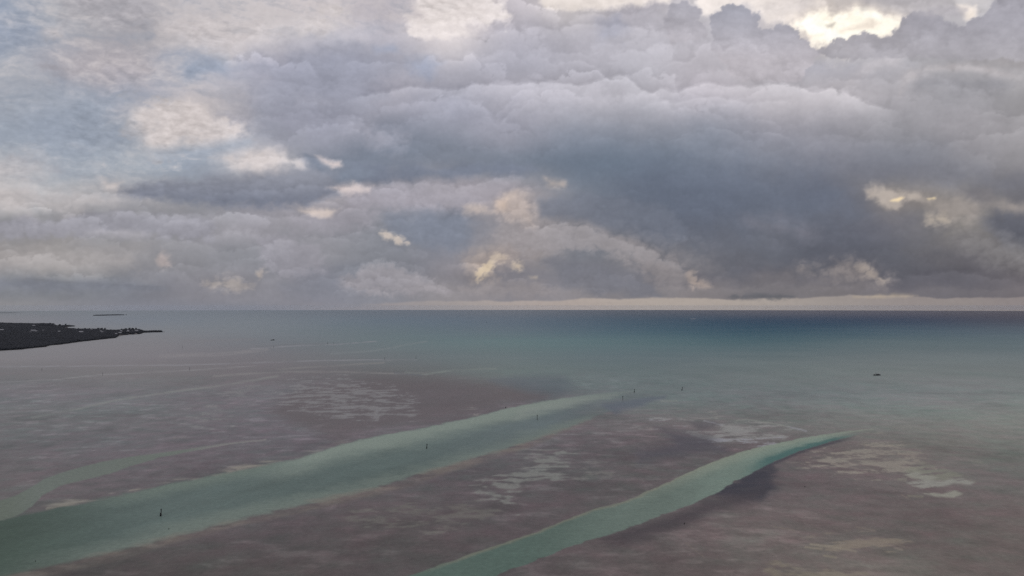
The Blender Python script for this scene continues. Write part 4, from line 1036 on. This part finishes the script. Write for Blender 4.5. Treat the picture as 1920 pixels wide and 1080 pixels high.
fx, fy, fd = fx[keep], fy[keep], fd[keep]
tall = 0.8 + 0.5 * fbm(fx / 160, fy / 160, 3, 201)
fh = (7.6 + rng.uniform(-.9, 1.3, len(fx))) * tall
fr = np.interp(fd, [1500, 3000, 5000, 7500], [6.2, 7.5, 10, 13.5]) * rng.uniform(.8, 1.25, len(fx))
me = clump_mesh("mangrove_forest", fx, fy, sea_z(fx, fy) + fh * .45 + .5, fr, fh * .55)
me.materials.append(M_FOL)
forest = bpy.data.objects.new("mangrove_forest", me); COL.objects.link(forest)
forest["kind"] = "stuff"
print("forest clumps", len(fx))

# trees standing clear of the wood along its back shore and on the point
def tree_proto(kind):
    t = thing("shore_tree", (0, 0, 0), "", "tree")
    bm = bmesh.new(); cone(bm, .45, .22, -.5, 7.5, 7, 0, 0, .5, .2)
    for i in range(4):
        a = i * 1.6 + .3
        cone(bm, .2, .08, 5.5 + .4 * i, 9.5, 5, .4, .15, .5 + 2.6 * math.cos(a), .2 + 2.6 * math.sin(a))
    bm_obj("trunk", bm, M_BARK, t, True)
    n = 46
    if kind == 0:
        th = rng.uniform(0, 6.28, n); q = np.sqrt(rng.random(n)) * 4.6
        x, y, z = q * np.cos(th), q * np.sin(th), 9.4 + rng.normal(0, 1.3, n) - .12 * q * q * .5
        s = rng.uniform(.7, 1.7, n)
    else:
        th = rng.uniform(0, 6.28, n); q = np.sqrt(rng.random(n)) * 3.2
        x, y, z = q * np.cos(th) + .5, q * np.sin(th), 10.5 + rng.normal(0, 2.0, n)
        s = rng.uniform(.6, 1.4, n)
    mc = clump_mesh("crown", x, y, z, s, s * .7); mc.materials.append(M_FOL2)
    c = bpy.data.objects.new("crown", mc); COL.objects.link(c); c.parent = t
    return t
def copy_tree(o):
    c = o.copy(); COL.objects.link(c)
    for ch in o.children:
        d = ch.copy(); COL.objects.link(d); d.parent = c
    return c
TREES = [(100,609.2,1.5,0),(94,608.8,1.3,1),(88,608.7,1.2,0),(78,608.8,1.1,1),(112,611.7,1.7,0),(118,611.6,1.0,1),(123,611.4,1.5,1),(47,608.6,1.2,0),(22,608.4,1.2,1),
         (184,619.0,1.5,0),(190,619.2,1.6,0),(197,619.8,1.4,1),(168,618.6,1.0,1),(159,618.4,1.1,0),(228,620.6,1.2,1),(222,620.5,.9,0),(236,619.8,1.4,0),(243,619.4,1.5,1),(249,619.2,1.5,0),
         (255,619.4,1.4,1),(260,620.0,1.2,0),(265,621.6,.9,1),(246,625.6,.8,0),(233,627.0,.7,1),(221,628.9,.8,0),(262,625.0,.8,1),(258,625.4,.8,0),(147,617.9,.9,1),(208,620.4,.9,0),(138,617.2,.9,0)]
protos = [tree_proto(0), tree_proto(1)]
used = [False, False]
for (a, b, s, kd) in TREES:
    o = protos[kd] if not used[kd] else copy_tree(protos[kd]); used[kd] = True
    p = ground(a, b)
    o.location = (p.x, p.y, p.z + .6); o.rotation_euler = (0, 0, random.uniform(0, 6.28)); o.scale = (s * .85, s * .85, s * .6 * random.uniform(.9, 1.1))
    if a < 130:
        o["label"] = "dark tree standing up from the back shore at the left of the island"; o["group"] = "trees along the left back shore"
    elif a < 215:
        o["label"] = "dark tree standing up from the back shore in mid island"; o["group"] = "trees along the middle back shore"
    else:
        o["label"] = "dark tree among the houses on the narrow point of the island"; o["group"] = "trees on the point"

# wooded spit off the point, far islet and faint far key
def strip_land(name, pts, w, hgt, label, cat, dens, mat_f=M_FOL):
    P = [ground(a, b) for a, b in pts]
    t = thing(name, P[len(P) // 2], label, cat)
    o0 = P[len(P) // 2]
    bm = bmesh.new(); L_, R_ = [], []
    for i, p in enumerate(P):
        q = (P[min(i + 1, len(P) - 1)] - P[max(i - 1, 0)]); q.z = 0; q.normalize(); nrm = Vector((-q.y, q.x, 0)) * (w / 2 * (0.35 if i in (0, len(P) - 1) else 1))
        L_.append((p + nrm - o0, p - nrm - o0))
    vt = [[bm.verts.new((a.x, a.y, a.z + z)) for a, z in ((l, -1.5), (l, .9), (r, .9), (r, -1.5))] for l, r in L_]
    for a, b in zip(vt, vt[1:]):
        for i in range(3): bm.faces.new((a[i], b[i], b[i + 1], a[i + 1]))
    bm.faces.new(vt[0]); bm.faces.new(vt[-1][::-1])
    bmesh.ops.recalc_face_normals(bm, faces=bm.faces)
    bm_obj("ground", bm, M_ROCK, t)
    xs, ys, zs = [], [], []
    for i in range(dens):
        s = random.random() * (len(P) - 1); k = min(int(s), len(P) - 2)
        p = P[k].lerp(P[k + 1], s - k) - o0
        xs.append(p.x + random.uniform(-.4, .4) * w); ys.append(p.y + random.uniform(-.4, .4) * w); zs.append(p.z)
    xs, ys, zs = map(np.array, (xs, ys, zs))
    taper = np.ones(len(xs))
    hh = hgt * rng.uniform(.6, 1.15, len(xs))
    mc = clump_mesh("mangrove_cover", xs, ys, zs + hh * .4, np.full(len(xs), hgt * .8) * rng.uniform(.7, 1.3, len(xs)), hh * .6)
    mc.materials.append(mat_f)
    c = bpy.data.objects.new("mangrove_cover", mc); COL.objects.link(c); c.parent = t; c["kind"] = "stuff"
    return t
strip_land("wooded_spit", [(267.5,623.6),(275,623.4),(283,623.1),(291,622.9),(298,622.7)], 34, 8.0, "thin dark wooded spit just off the tip of the island point", "islet", 260)
strip_land("sand_bar", [(298,622.8),(303,622.5),(309,622.4)], 9, 1.0, "hairline dark bar running out from the wooded spit", "sand bar", 20)
strip_land("mangrove_islet", [(184.5,591.8),(195,591.5),(205,591.3),(215,591.1),(225.5,590.8)], 140, 11, "lone flat dark islet on the pale sea above the island", "islet", 420)
strip_land("far_key", [(-60,586.9),(-30,586.9),(0,586.8),(14,586.6),(26,586.5)], 300, 5, "faint low land along the horizon at the far left edge", "islet", 420)

# ---------------------------------------------------------------- haze
bm = bmesh.new(); box(bm, 0, 0, (128 - 240) / 2, 112000, 112000, 128 + 240)
me = bpy.data.meshes.new("haze"); bm.to_mesh(me); bm.free()
hz = bpy.data.objects.new("haze", me); COL.objects.link(hz); hz["kind"] = "stuff"
hm = bpy.data.materials.new("sea_haze"); hm.use_nodes = True
N, L = hm.node_tree.nodes, hm.node_tree.links; N.clear()
pv = N.new("ShaderNodeVolumePrincipled"); pv.inputs['Color'].default_value = (.82, .90, 1, 1); pv.inputs['Density'].default_value = 6e-6
ou = N.new("ShaderNodeOutputMaterial"); L.new(pv.outputs[0], ou.inputs['Volume'])
me.materials.append(hm)
